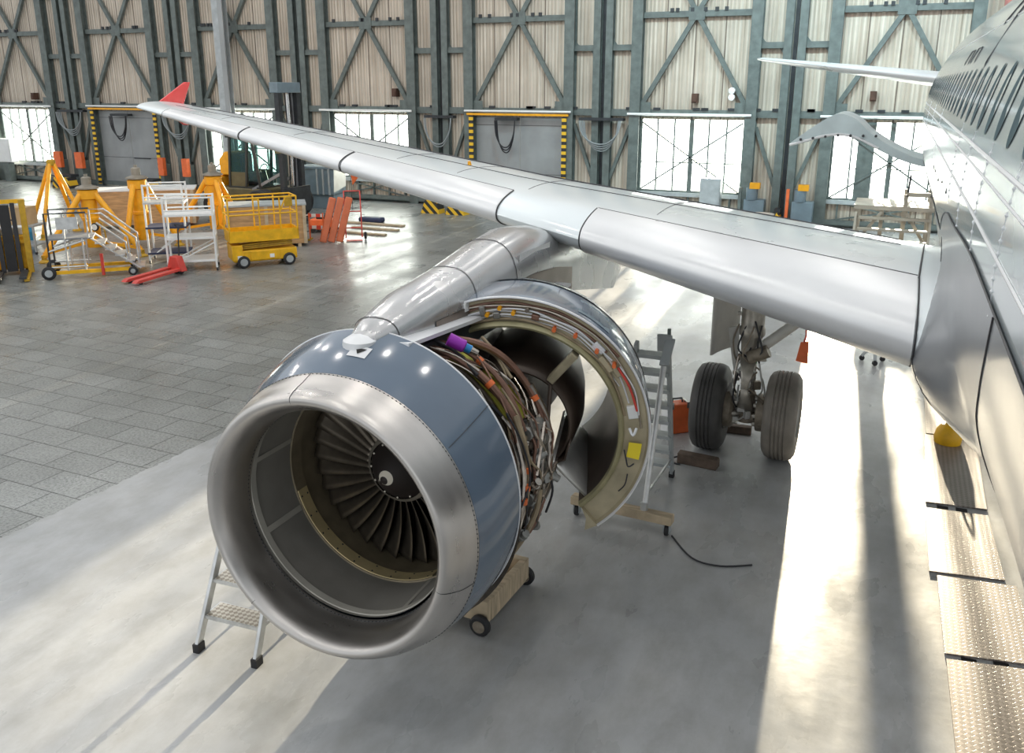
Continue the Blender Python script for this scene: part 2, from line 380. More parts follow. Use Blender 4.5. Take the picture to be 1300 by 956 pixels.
loop(-13.9, 3, 1.2, 'dark cables dangling on the central grey gate above the wing', 'dangling_cable', 0.42, 'cable_black', 3.4)
# buffers at the foot of the joints
def buffer_(x, label, w=1.0, dy=0.9):
    t = thing('buffer_block', label, 'buffer', (x, YW - dy, 0), 0, 'striped buffer blocks along the far wall')
    MB().prism([(-w / 2, -0.3, 0), (w / 2, -0.3, 0), (w / 2 - 0.12, -0.3, 0.5), (-w / 2 + 0.2, -0.3, 0.5)], (0, 0.5, 0)).build('body', 'hazard_d', t)
    MB().bb(-w / 2 + 0.1, w / 2 - 0.1, -0.1, 0.35, 0.5, 0.62).build('cap', 'steel_dark', t)
buffer_(-16.1, 'black and yellow striped block below the wing, left one of the pair', 0.8, 2.4)
buffer_(-15.05, 'black and yellow striped block below the wing, right one of the pair', 0.8, 2.4)
buffer_(-22.4, 'black and yellow striped block under the blue-grey bin', 0.9, 1.6)
buffer_(-3.55, 'black and yellow striped block behind the wing near the drive motors', 0.4)
buffer_(-36.2, 'black and yellow striped block at the left gate corner', 1.2, 1.7)
buffer_(-42.6, 'black and yellow striped block at the far left edge of the wall', 1.0)
buffer_(-31.0, 'black and yellow striped block beside the forklift, at the gate corner', 0.9, 1.7)
for x, l in ((-37.4, 'left one'), (-36.0, 'right one')):
    t = thing('guard_plate', 'orange guard plate at the wall joint beside the left gate, ' + l, 'guard', (x, YW - 0.9, 0), 0, 'orange guards at the wall joint')
    MB().bb(-0.22, 0.22, -0.1, 0.1, 0.85, 1.6).build('plate', 'orange', t); MB().bb(-0.15, 0.15, -0.05, 0.4, 0, 1.2).build('bracket', 'steel_green', t)
for x, l in ((-30.9, 'upright orange guard plate behind the forklift, nearer the gate'), (-29.5, 'upright orange guard plate behind the forklift, nearer the cab')):
    t = thing('guard_plate', l, 'guard', (x, YW - 0.9, 0))
    MB().bb(-0.15, 0.15, -0.1, 0.1, 0.7, 1.5).build('plate', 'orange', t); MB().bb(-0.1, 0.1, -0.05, 0.4, 0, 1.2).build('bracket', 'steel_green', t)
# door drive motors with yellow caps
for x, l in ((-4.35, 'grey drive motor with yellow cap left of the wall joint behind the wing'), (-2.75, 'grey drive motor with yellow cap right of the wall joint behind the wing')):
    t = thing('drive_motor', l, 'motor', (x, YW - 0.75, 0), 0, 'door drive motors')
    MB().bb(-0.35, 0.35, -0.25, 0.25, 0, 0.9).build('housing', 'blue_grey', t, bevel=0.03)
    MB().cyl((-0.1, -0.1, 0.9), (-0.1, -0.1, 1.3), 0.2).build('drum', 'blue_grey', t)
    MB().bb(-0.17, 0.17, -0.3, -0.05, 1.28, 1.48).build('cap', 'yellow', t)
    MB().bb(-0.55, -0.45, -0.2, 0.0, 0, 1.3).build('post', 'orange' if x > -3 else 'steel_green', t)
# cabinets and small boxes on the wall
t = thing('electrical_cabinet', 'pale grey electrical cabinet on a bright window, behind the wing', 'cabinet', (-5.9, YW - 0.7, 0))
MB().bb(-0.36, 0.36, -0.2, 0.2, 0.55, 1.55).build('case', 'steel_light', t, bevel=0.02)
MB().bb(-0.32, 0.32, -0.215, -0.2, 0.6, 1.5).build('door', 'steel_light', t)
MB().bb(-0.3, 0.3, -0.1, 0.1, 0, 0.55).build('plinth', 'steel_green', t)
t = thing('electrical_cabinet', 'white control box mounted at the far left window', 'cabinet', (-41.3, YW - 0.6, 0))
MB().bb(-0.55, 0.5, -0.2, 0.2, 0.95, 2.1).build('case', 'white_paint', t, bevel=0.02)
MB().bb(-0.2, 0.2, -0.15, 0.15, 0, 0.95).build('plinth', 'steel_green', t)
MB().bb(-0.5, 0.45, -0.215, -0.2, 1.0, 2.05).build('door', 'white_paint', t)
for x, z, l in ((-18.9, 4.25, 'above the left window behind the wing'), (-6.75, 4.1, 'above the brightest window'), (-0.9, 4.2, 'above the window by the fuselage'), (-39.3, 4.0, 'above the far left window')):
    tag(MB().bb(x - 0.1, x + 0.1, YW - 0.3, YW, z, z + 0.32).bb(x - 0.07, x + 0.07, YW - 0.34, YW - 0.3, z + 0.04, z + 0.2).build('alarm_box', 'rust'), 'small dark red alarm box ' + l, 'alarm')
t = thing('lamp_cluster', 'pair of small white floodlights on the wall above the brightest window', 'lamp', (-5.45, YW - 0.3, 4.3))
for dz in (0, 0.22):
    MB().lathe([(0.0, -0.14), (0.11, -0.12), (0.12, 0), (0.05, 0.12), (0.0, 0.12)], (0, 0, dz), 'Y', 12).build('floodlight', 'white_tube', t)
MB().bb(-0.03, 0.03, 0, 0.3, -0.1, 0.35).build('bracket', 'steel_dark', t)
# ------------------------------------------------------------------ the airliner
mat('fuselage_paint', (0.37, 0.42, 0.44), 0.2, 0.0, 0.05, 0.6, coat=0.6, rvar=0.05)
mat('fairing_paint', (0.19, 0.20, 0.215), 0.30, 0.0, 0.10, 0.8, coat=0.12, bump=0.16, bscale=1.6, spec=0.4)
mat('wing_paint', (0.74, 0.80, 0.82), 0.32, 0.1, 0.06, 0.7, coat=0.5, rvar=0.06)
mat('slat_metal', (0.70, 0.71, 0.72), 0.33, 0.3, 0.05, 1.5, rvar=0.06)
mat('fence_red', (0.72, 0.05, 0.05), 0.3, 0, 0.06, coat=0.4)
mat('lip_metal', (0.54, 0.515, 0.49), 0.33, 0.9, 0.10, 2.2, rvar=0.08, stretch=(1, 3, 1))
mat('cowl_blue', (0.105, 0.145, 0.20), 0.17, 0.0, 0.08, 2, coat=0.8)
mat('cowl_edge', (0.75, 0.76, 0.78), 0.35, 0.2, 0.05)
mat('duct_grey', (0.24, 0.228, 0.205), 0.42, 0.2, 0.16, 2.5)
mat('duct_joint', (0.43, 0.41, 0.36), 0.4, 0.2, 0.12)
mat('ring_brown', (0.23, 0.19, 0.125), 0.4, 0.4, 0.2, 6)
mat('brass_panel', (0.62, 0.50, 0.27), 0.4, 0.45, 0.15, 5)
mat('blade', (0.17, 0.145, 0.115), 0.33, 0.75, 0.2, 9)
mat('spinner_black', (0.022, 0.016, 0.014), 0.6, 0, 0.2)
mat('spinner_white', (0.78, 0.72, 0.60), 0.5, 0, 0.06)
mat('hub_metal', (0.33, 0.30, 0.25), 0.4, 0.6, 0.15)
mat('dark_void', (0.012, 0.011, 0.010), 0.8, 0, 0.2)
mat('case_brown', (0.085, 0.07, 0.055), 0.4, 0.5, 0.35, 9)
mat('case_yellow', (0.42, 0.40, 0.06), 0.5, 0.1, 0.3, 14)
mat('pipe_steel', (0.46, 0.41, 0.36), 0.25, 1.0, 0.2, 12)
mat('pipe_brown', (0.22, 0.12, 0.085), 0.42, 0.4, 0.25, 9)
mat('cable_tan', (0.30, 0.235, 0.15), 0.55, 0, 0.2, 9)
mat('clip_orange', (0.75, 0.16, 0.04), 0.5, 0, 0.1)
mat('purple', (0.33, 0.03, 0.45), 0.35, 0.2, 0.12)
mat('fitting_blue', (0.03, 0.22, 0.5), 0.35, 0.4, 0.1)
mat('gearbox_metal', (0.33, 0.33, 0.31), 0.42, 0.7, 0.25, 14, bump=0.2, bscale=30)
mat('bulkhead_olive', (0.46, 0.40, 0.27), 0.48, 0.15, 0.2, 5)
mat('ring_olive', (0.36, 0.33, 0.19), 0.45, 0.15, 0.2, 5)
mat('sleeve_brown', (0.085, 0.062, 0.048), 0.38, 0.35, 0.25, 3)
mat('sleeve_grey', (0.68, 0.67, 0.64), 0.35, 0.4, 0.15, 3)
mat('tag_yellow', (0.88, 0.70, 0.03), 0.5, 0, 0.05)
mat('pylon_metal', (0.50, 0.50, 0.50), 0.26, 0.75, 0.12, 1.8, rvar=0.08)
mat('pylon_dark', (0.20, 0.165, 0.14), 0.3, 0.7, 0.3, 2.2)
mat('door_skin', (0.50, 0.585, 0.60), 0.4, 0, 0.12, 2)
mat('seam_dark', (0.04, 0.04, 0.045), 0.5, 0, 0.1)
mat('window_dark', (0.07, 0.11, 0.125), 0.6, 0, 0.2, spec=0.05)
mat('tyre', (0.06, 0.058, 0.056), 0.55, 0, 0.25, 5)
mat('tyre_pale', (0.20, 0.18, 0.155), 0.6, 0, 0.2, 5)
mat('gear_metal', (0.46, 0.43, 0.38), 0.38, 0.5, 0.25, 8)
mat('gear_white', (0.62, 0.61, 0.58), 0.4, 0.1, 0.12)
mat('gear_dirty', (0.27, 0.23, 0.18), 0.5, 0.3, 0.3, 14)
mat('green_mark', (0.05, 0.35, 0.1), 0.5)

CL, FZ = 2.33, 4.12
OFF = V((CL, 11.38, 0))
air = thing('airliner', 'grey twin-engined airliner with open engine parked nose out of the hangar', 'airplane', OFF)
RX, RZ = 1.975, 2.07
FST = [(-6.33, 0.02, -0.55), (-6.2, 0.28, -0.5), (-5.8, 0.62, -0.42), (-5.0, 1.08, -0.28), (-4.0, 1.45, -0.16), (-3.0, 1.7, -0.08), (-1.8, 1.88, -0.02), (-0.5, 1.97, 0), (0.5, 1.975, 0)] + [(y, 1.975, 0) for y in range(1, 18)] + \
      [(18, 1.96, 0.01), (19, 1.92, 0.04), (20, 1.85, 0.1), (21, 1.75, 0.18), (22, 1.62, 0.3), (23, 1.48, 0.43), (24, 1.32, 0.57), (25, 1.16, 0.72), (26.5, 0.9, 0.95), (28, 0.66, 1.15), (29.5, 0.44, 1.3), (30.6, 0.28, 1.38), (31.0, 0.1, 1.4)]
def fus_r(y):
    return lerp([(a, b) for a, b, c in FST], y), lerp([(a, c) for a, b, c in FST], y)
rows = []
for y, r, dz in FST:
    rows.append([V((CL + r * cos(2 * pi * k / 96), y, FZ + dz + r * RZ / RX * sin(2 * pi * k / 96))) for k in range(96)])
fus = MB().grid(rows, True).build('fuselage', 'fuselage_paint', air)
def side(y, z, out=0.004):   # point on the starboard skin at height z
    r, dz = fus_r(y); q = (z - FZ - dz) / (r * RZ / RX); q = max(-1, min(1, q)); a = pi - math.asin(q)
    return V((CL + (r + out) * cos(a), y, FZ + dz + (r + out) * RZ / RX * sin(a)))
y = 2.9; first = None
while y < 19.5:
    if not (9.4 < y < 9.8):
        m = MB(); n = 20; pts = [side(y + 0.115 * cos(2 * pi * k / n), 4.69 + 0.175 * sin(2 * pi * k / n), 0.003) for k in range(n)]
        m.add(pts, [tuple(range(n))]); m.build('cabin_window', 'window_dark', fus)
    y += 0.533
# emergency exit outlines, lap joints and rivet rows
for y0 in (8.55, 9.4):
    MB().tube([side(y0, 3.95), side(y0, 4.95), side(y0 + 0.06, 5.05), side(y0 + 0.5, 5.05), side(y0 + 0.55, 4.95), side(y0 + 0.55, 3.95)], 0.004, 5, closed=True).build('exit_outline', 'seam_dark', fus)
MB().tube([side(y_, z_, 0.004) for y_, z_ in ((7.1, 4.0), (7.1, 4.9), (7.08, 5.2), (7.2, 5.35), (7.75, 5.35), (7.85, 5.2), (7.85, 4.0))], 0.006, 5).build('door_outline', 'seam_dark', fus)
MB().tube([side(7.14, 5.27), side(7.2, 5.35), side(7.3, 5.35)], 0.010, 5).build('door_mark', 'fence_red', fus)
for z, r in ((4.44, 0.010), (4.36, 0.006), (4.18, 0.007), (5.2, 0.005)):
    MB().tube([side(0.5 + 0.5 * i, z, 0.0) for i in range(46)], r, 5).build('lap_joint', 'cowl_edge', fus)
for y_ in (3.4, 4.5, 5.6, 6.7, 10.2, 12.4, 14.6):
    beads([side(y_, 3.98 + 0.011 * i, 0.0) for i in range(49)], 0.008, 0.001, 'rivet_row', 'cowl_edge', fus)

# tail
def foil(c, t, camber=0.0, n=22):
    xs = [0.5 * (1 - cos(pi * i / n)) for i in range(n + 1)]
    yt = lambda x: 5 * t * (0.2969 * sqrt(x) - 0.126 * x - 0.3516 * x * x + 0.2843 * x ** 3 - 0.1036 * x ** 4)
    yc = lambda x: camber * 4 * x * (1 - x)
    return [(x, yc(x) + yt(x)) for x in xs[::-1]] + [(x, yc(x) - yt(x)) for x in xs[1:-1]]
def surf(stn, name, m, sub=None):
    mb = MB(); rows = []
    for (o, c, t, cam, inc) in stn:
        rows.append([V(o) + V((0, x * c * cos(inc) + z * c * sin(inc), z * c - x * c * sin(inc))) for x, z in foil(c, t, cam)])
    mb.grid(rows, True); n = len(rows[0]); mb.f.append(tuple(range(n))); mb.f.append(tuple(len(mb.v) - n + k for k in range(n)))
    return mb.build(name, m, sub or air)
for sx in (-1, 1):
    surf([((CL + sx * 0.6, 24.2, 4.75), 3.3, 0.13, 0, 0), ((CL + sx * 6.3, 28.25, 5.45), 1.35, 0.09, 0, 0), ((CL + sx * 6.5, 28.6, 5.47), 0.9, 0.06, 0, 0)], 'tailplane', 'slat_metal')
mb = MB(); rows = []
for z, y, c in ((5.4, 22.6, 6.2), (6.0, 24.0, 5.0), (11.6, 29.3, 2.0)):
    rows.append([V((CL + q * c, y + x * c, z)) for x, q in foil(c, 0.1)])
mb.grid(rows, True); n = len(rows[0]); mb.f.append(tuple(len(mb.v) - n + k for k in range(n))); mb.build('tail_fin', 'fence_red', air)

# wing
def LE(s): return 6.72 + (s - 1.975) * 0.514
def zle(s): return 2.95 + 0.0985 * (s - 2) - 0.0006 * (s - 2) ** 2
def wst(s):
    c = lerp([(1.5, 6.45), (2, 6.1), (6.4, 3.85), (17, 1.5)], s)
    t = lerp([(2, 0.135), (6.4, 0.118), (17, 0.105)], s)
    inc = R(lerp([(2, 4.2), (6.4, 2.2), (17, -0.5)], s))
    return V((CL - s, LE(s), zle(s))), c, t, 0.018, inc
def wpt(s, x, up, off=0.0):
    o, c, t, cam, inc = wst(s)
    yt = 5 * t * (0.2969 * sqrt(x) - 0.126 * x - 0.3516 * x * x + 0.2843 * x ** 3 - 0.1036 * x ** 4)
    z = cam * 4 * x * (1 - x) + (yt if up else -yt); 
    nx = -1.0 if x < 0.02 else -0.35 * (1 - x); nz = (1 if up else -1) * (0.3 if x < 0.004 else 1)
    return o + V((0, x * c * cos(inc) + z * c * sin(inc) + off * nx, z * c - x * c * sin(inc) + off * nz))
ss = [1.6, 2.0, 2.6, 3.3, 4.2, 5.2, 6.4, 7.5, 9, 10.5, 12, 13.5, 15, 16.2, 16.95]
wing = surf([wst(s) for s in ss], 'wing', 'wing_paint')
def slat(s0, s1, x0=0.125, x1=0.07, off=0.010):
    n = max(2, int((s1 - s0) / 0.5)); rows = []
    prof = [(x0 * (1 - i / 14) ** 1.8, True) for i in range(14)] + [(0.0, True)] + [(x1 * (i / 8) ** 1.8, False) for i in range(1, 9)]
    for i in range(n + 1):
        s = s0 + (s1 - s0) * i / n; rows.append([wpt(s, x, u, off) for x, u in prof])
    sl = MB().grid(rows).build('slat', 'slat_metal', wing)
    for s in (s0 - 0.012, s1 + 0.012):
        MB().tube([wpt(s, x, u, 0.006) for x, u in prof], 0.007, 5).build('slat_gap', 'seam_dark', wing)
    MB().tube([wpt(s0 + (s1 - s0) * i / n, x0 + 0.004, True, 0.003) for i in range(n + 1)], 0.007, 5).build('slat_gap', 'seam_dark', wing)
slat(2.07, 5.15); slat(6.35, 9.4); slat(9.46, 12.4); slat(12.46, 15.6)
MB().tube([wpt(2.06 - 0.011 * i, 0.12 + 0.044 * i, True, 0.004) for i in range(21)], 0.008, 5).build('root_gap', 'seam_dark', wing)
MB().tube([wpt(2.2 + 0.55 * i, 0.60, True, 0.006) for i in range(26)], 0.009, 5).build('flap_gap', 'seam_dark', wing)
MB().tube([wpt(2.2 + 0.55 * i, 0.34, True, 0.003) for i in range(26)], 0.004, 5).build('panel_seam', 'seam_dark', wing)
for s in (4.5, 6.2, 7.4, 8.6, 11.2, 13.6):
    MB().tube([wpt(s, 0.17 + 0.043 * i, True, 0.001) for i in range(11)], 0.003, 4).build('panel_seam', 'seam_dark', wing)
MB().cyl(wpt(7.6, 0.36, True, 0), wpt(7.6, 0.36, True, 0.05), 0.03, 0.02, 8).build('fitting', 'yellow', wing)
yt_ = LE(16.95); zt_ = zle(16.95); xt_ = CL - 16.98
fen = MB().prism([(xt_, yt_ + 0.5, zt_), (xt_, yt_ + 1.5, zt_ + 0.50), (xt_, yt_ + 1.68, zt_ + 0.50), (xt_, yt_ + 1.42, zt_ + 0.05), (xt_, yt_ + 1.55, zt_ - 0.42), (xt_, yt_ + 1.36, zt_ - 0.42), (xt_, yt_ + 0.9, zt_ - 0.1)], (-0.05, 0, 0)).build('wingtip_fence', 'fence_red', air, bevel=0.015)
fen['label'] = 'red arrow-shaped wingtip fence'

# belly fairing
rows = []
ys = [0.6 + 0.35 * i for i in range(50)]
for y in ys:
    b = 0.004 + (0.12 * sm(2.0, 5.2, y) + 0.14 * sm(5.0, 7.2, y)) * (1 - 0.75 * sm(7.4, 11, y)) * (1 - sm(13.5, 17.5, y)); r, dz = fus_r(y); row = []
    zt = 4.04 - 0.10 * sm(4, 6.5, y) - 0.5 * sm(6.3, 9.5, y)
    a0 = pi - math.asin((zt - FZ) / RZ)
    for k in range(73):
        a = a0 + (2 * pi + (pi - a0) - a0) * k / 72
        e = sm(0, 0.5, min(k, 72 - k) / 72 * 2 + 0.0)
        zz = FZ + RZ * sin(a); w = 0.40 * math.exp(-((zz - 2.94) / 0.40) ** 2) * sm(4.8, 7.4, y) * (1 - 0.55 * sm(8, 12, y)) * (1 - sm(12.5, 14.5, y))
        bo = 0.25 * sm(4.0, 8, y) * (1 - sm(13.5, 17.5, y)) * max(0, -sin(a)) ** 2
        row.append(V((CL + (RX + 0.004 + 0.008 * e + b * e) * cos(a) + (-w * e if cos(a) < 0 else w * e), y, FZ + (RZ + 0.012 + b * e + bo * e) * sin(a))))
    rows.append(row)
fair = MB().grid(rows).build('belly_fairing', 'fairing_paint', air)
MB().tube([r[0] + V((-0.004, 0, 0)) for r in rows], 0.004, 6).build('panel_seam', 'seam_dark', fair)
def fpt(y, k):
    i = (y - ys[0]) / 0.35; a = int(i); f = i - a
    p = rows[a][int(k)].lerp(rows[a][int(k) + 1], k - int(k)); q = rows[a + 1][int(k)].lerp(rows[a + 1][int(k) + 1], k - int(k))
    return p.lerp(q, f)
MB().tube([fpt(y, k) + V((-0.003, 0, 0)) for y, k in ((3.2, 0.2), (3.35, 2), (3.7, 5), (4.1, 8), (4.3, 11), (4.3, 14), (4.2, 18))], 0.0035, 5, smooth=4).build('panel_seam', 'seam_dark', fair)
MB().tube([fpt(y, k) + V((-0.003, 0, 0.0)) for y, k in ((8.6, 1), (8.0, 5), (7.3, 9), (6.85, 12), (6.6, 15), (6.6, 19))], 0.004, 5, smooth=4).build('panel_seam', 'seam_dark', fair)
# open aft cargo door hinged on the starboard side
tp = catmull([(-1.90, 0, 3.66), (-1.65, 0, 3.86), (-1.35, 0, 4.08), (-1.06, 0, 4.22), (-0.75, 0, 4.12), (-0.45, 0, 3.86), (-0.05, 0, 3.62), (0.3, 0, 3.47), (0.6, 0, 3.40)], 4)
lo = catmull([(-1.90, 0, 3.60), (-1.6, 0, 3.69), (-1.3, 0, 3.78), (-1.0, 0, 3.82), (-0.7, 0, 3.76), (-0.4, 0, 3.62), (-0.05, 0, 3.46), (0.3, 0, 3.34), (0.6, 0, 3.28)], 4)
cd = MB().grid([[p + V((0, yy, 0)) for p in q] for q, yy in ((lo, 18.0), (tp, 18.0), (tp, 19.8), (lo, 19.8), (lo, 18.0))]).build('cargo_door', 'door_skin', air); cd['label'] = 'open curved cargo door'
MB().tube([p + V((0, 17.99, 0.03)) for p in lo[:22]], 0.025, 6).build('door_lip', 'slat_metal', cd)
for i in range(7): MB().cyl((-1.7 + 0.22 * i, 18.0, 3.74 + 0.03 * min(i, 3)), (-1.7 + 0.22 * i, 17.94, 3.74 + 0.03 * min(i, 3)), 0.025, 0.025, 8).build('latch', 'seam_dark', cd)

# pylon
rows = []
PST = [(5.18, 0.03, 2.96, 2.92), (5.24, 0.11, 3.02, 2.89), (5.45, 0.20, 3.09, 2.86), (5.9, 0.26, 3.19, 2.82), (6.6, 0.29, 3.26, 2.77), (7.3, 0.32, 3.36, 2.74), (7.9, 0.34, 3.41, 2.70), (8.4, 0.34, 3.36, 2.66), (8.9, 0.33, 3.22, 2.60), (9.8, 0.30, 3.2, 2.42), (10.8, 0.24, 3.1, 2.22), (11.6, 0.10, 3.0, 2.30)]
def prow(y, w, zt, zb):
    out = []
    for q in range(17):
        a = pi * q / 16; cx = cos(a); out.append(V((-3.42 + w * (abs(cx) ** 0.75) * (1 if cx > 0 else -1), y, zb + (zt - zb) * (0.25 + 0.75 * sin(a) ** 0.8 if 0 < q < 16 else 0))))
    return out
pyl = MB().grid([prow(*p) for p in PST]).build('pylon', 'pylon_metal', air)
MB().grid([[V((-3.42 + sx * (p[1] + 0.004), p[0], p[3] + (p[2] - p[3]) * f)) for f in (0.0, 0.2, 0.42)] for p in PST[3:9] for sx in (1,)]).build('side_panel', 'pylon_dark', pyl)  # dark sheen low on this side, put into the panel colour
MB().bar((-3.17, 5.32, 2.95), (-3.02, 8.4, 2.78), 0.20, 0.03).build('lower_rail', 'cowl_edge', pyl)
for y in (5.45, 6.6, 7.4):
    p = lerp([(a[0], a[1]) for a in PST], y), lerp([(a[0], a[2]) for a in PST], y), lerp([(a[0], a[3]) for a in PST], y)
    MB().tube([q + V((0, 0, 0.001)) for q in prow(y, p[0] + 0.003, p[1] + 0.003, p[2])], 0.003, 4).build('panel_seam', 'seam_dark', pyl)
MB().box((-3.14, 6.4, 2.98), (0.02, 0.07, 0.07)).build('placard', 'white_paint', pyl)
MB().grid([[V((-3.42 + 0.30 * sin(t) * (1.02), y, 2.72 + 0.55 * (1 - cos(t)))) for t in (0.9, 1.2, 1.5)] for y in (7.5, 7.9, 8.3)]).build('patch_panel', 'slat_metal', pyl)

# ---------------------------------------------------------------- engine
EX, EZ = -3.42, 1.767
EC = (EX, 0, EZ)
eng = thing('engine', None, None); eng.parent = air
lip = [(0.857, 4.92), (0.858, 4.87), (0.863, 4.80), (0.878, 4.72), (0.90, 4.65), (0.928, 4.605), (0.955, 4.585), (0.985, 4.59), (1.014, 4.63), (1.044, 4.70), (1.073, 4.79), (1.097, 4.88)]
lp = [V((r, h, 0)) for r, h in lip]; lp = [(p.x, p.y) for p in catmull(lp, 3)]
L_ = MB().lathe(lp, EC, 'Y', 120).droop().build('inlet_lip', 'lip_metal', eng)
L_['label'] = 'polished bare metal intake lip'
beads(ring(EC, 1.0945, 4.868, 800), 0.0055, 0.0008, 'rivet_row', 'steel_dark', L_, dr=True)
beads(ring(EC, 0.857, 4.895, 640), 0.005, 0.0008, 'rivet_row', 'steel_dark', L_, dr=True)
for a in (100, 228, 345):
    m = MB(); q = [V((EX + (r + 0.002) * cos(R(a)), h, EZ + (r + 0.002) * sin(R(a)))) for r, h in lp]
    m.tube(q, 0.002, 4).droop().build('lip_seam', 'steel_dark', L_)
cw = MB().lathe([(1.098, 4.882), (1.122, 4.96), (1.152, 5.06), (1.170, 5.17), (1.183, 5.28), (1.190, 5.38), (1.186, 5.385), (1.13, 5.385)], EC, 'Y', 120).droop().build('inlet_cowl', 'cowl_blue', eng)
cw['label'] = 'glossy blue-grey intake cowl'
MB().lathe([(1.186, 5.375), (1.195, 5.38), (1.195, 5.392), (1.17, 5.396)], EC, 'Y', 120).droop().build('cowl_edge', 'cowl_edge', cw)
def cpt(a, y, off=0.003):
    r = lerp([(4.882, 1.098), (4.96, 1.122), (5.06, 1.152), (5.17, 1.170), (5.28, 1.183), (5.38, 1.190)], y) + off
    return MB().add([(EX + r * cos(R(a)), y, EZ + r * sin(R(a)))], []).droop().v[0]
MB().tube([cpt(38, 4.9 + 0.06 * i) for i in range(9)], 0.003, 4).build('panel_seam', 'seam_dark', cw)
# small triangular scoop plate on top, ahead of the pylon
pl = MB().grid([[cpt(a, y, 0.006) for a in (83, 85.5, 88, 90.5)] for y in (5.05, 5.1, 5.16)]).build('scoop_plate', 'slat_metal', cw)
MB().add([cpt(84.5, 5.135, 0.010), cpt(89, 5.135, 0.010), cpt(86.8, 5.075, 0.010)], [(0, 1, 2)]).build('scoop_hole', 'dark_void', pl)
MB().lathe([(0.0, 0.065), (0.07, 0.055), (0.125, 0.02), (0.135, -0.04)], (EX - 0.01, 5.24, 2.955), 'Z', 20).build('pylon_cap', 'slat_metal', pyl)
# inside of the intake
dk = MB().lathe([(0.861, 4.90), (0.866, 4.96), (0.862, 5.1), (0.858, 5.25), (0.862, 5.42)], EC, 'Y', 96).build('inlet_duct', 'duct_grey', eng)
for a in (165, 205, 300, 62):
    m = MB(); m.grid([[V((EX + 0.855 * cos(R(a + d)), y, EZ + 0.855 * sin(R(a + d)))) for d in (-1.6, 1.6)] for y in (4.94, 5.1, 5.25, 5.41)]).build('duct_splice', 'duct_joint', dk)
MB().lathe([(0.866, 4.925), (0.855, 4.93), (0.853, 4.985), (0.864, 4.99)], EC, 'Y', 96).build('duct_ring', 'duct_joint', dk)
MB().lathe([(0.862, 5.42), (0.850, 5.425), (0.850, 5.56), (0.866, 5.565), (0.875, 5.95)], EC, 'Y', 96).build('fan_ring', 'ring_brown', eng)
bp_ = MB().lathe([(0.848, 5.43), (0.843, 5.435), (0.843, 5.55), (0.848, 5.555)], EC, 'Y', 40, R(196), R(300)).build('liner_panel', 'brass_panel', eng)
bp_['label'] = 'pale brass-coloured liner panel'
for i in range(9):
    a = R(200 + i * 12)
    for y in (5.455, 5.53): MB().cyl((EX + 0.84 * cos(a), y, EZ + 0.84 * sin(a)), (EX + 0.846 * cos(a), y, EZ + 0.846 * sin(a)), 0.008, 0.008, 6).build('screw', 'steel_dark', bp_)
# fan
m = MB(); rows = []
for i in range(13):
    t = i / 12; r = 0.27 + (0.855 - 0.27) * t; st = R(28 + 34 * t); ch = 0.19 + 0.05 * t; row = []
    lean = 0.03 * sin(pi * t)
    for j in range(7):
        x = j / 6 - 0.5; ya = x * ch * cos(st); ta = x * ch * sin(st) + 0.012 * (1 - 4 * x * x)
        an = ta / r + 0.05 * t * t
        row.append(V((r * sin(an), 5.73 + ya + lean, r * cos(an))))
    rows.append(row)
m.grid(rows)
# mid-span shroud nub
blade = m.build('fan_blade', 'blade', eng, off=(0, 0, 0), thick=0.006)
blade.location = V((EX, 0.06, EZ)) - OFF
for k in range(1, 36):
    b = blade.copy(); COL.objects.link(b); b.parent = eng; b.rotation_euler = (0, 2 * pi * k / 36, 0)
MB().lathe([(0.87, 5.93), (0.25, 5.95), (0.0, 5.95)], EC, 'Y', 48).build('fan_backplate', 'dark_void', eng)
MB().lathe([(0.255, 5.67), (0.285, 5.69), (0.30, 5.76), (0.30, 5.92)], EC, 'Y', 48).build('fan_hub', 'hub_metal', eng)
sp = MB().lathe([(0.0, 5.455), (0.03, 5.465), (0.09, 5.51), (0.16, 5.58), (0.215, 5.64), (0.257, 5.69)], EC, 'Y', 48).build('spinner', 'spinner_black', eng)
def sppt(a, r):
    y = lerp([(0, 5.455), (0.03, 5.465), (0.09, 5.51), (0.16, 5.58), (0.215, 5.64), (0.257, 5.69)], r)
    return V((EX + r * cos(a), y - 0.004, EZ + r * sin(a)))
rows = []
for i in range(31):
    t = i / 30; a = R(205) - R(330) * t; w = 0.003 + 0.024 * sin(pi * min(1, t * 1.15)) ** 0.7 * (1 if t < 0.87 else (1 - t) / 0.13 * 0.9 + 0.1)
    r0 = 0.045 - 0.004 * t
    rows.append([sppt(a, max(0.03, r0 - w * 0.5)), sppt(a, r0 + w * 0.2), sppt(a, r0 + w)])
mk = MB().grid(rows).build('spiral_mark', 'spinner_white', sp); mk['label'] = 'white spiral mark'
rows = []
for i in range(9):
    a = R(205 - 0) + R(24) * i / 8; r0 = 0.05 + 0.06 * (i / 8)
    rows.append([sppt(a - 0.25 + 0.03 * i, r0), sppt(a - 0.25 + 0.03 * i, r0 + 0.012 * (1 - i / 9))])
MB().grid(rows).build('spiral_tail', 'spinner_white', sp)
for k in range(12):
    a = 2 * pi * k / 12; p = sppt(a, 0.235); MB().cyl(p, p + V((0, -0.008, 0)), 0.008, 0.008, 6).build('bolt', 'spinner_white', sp)

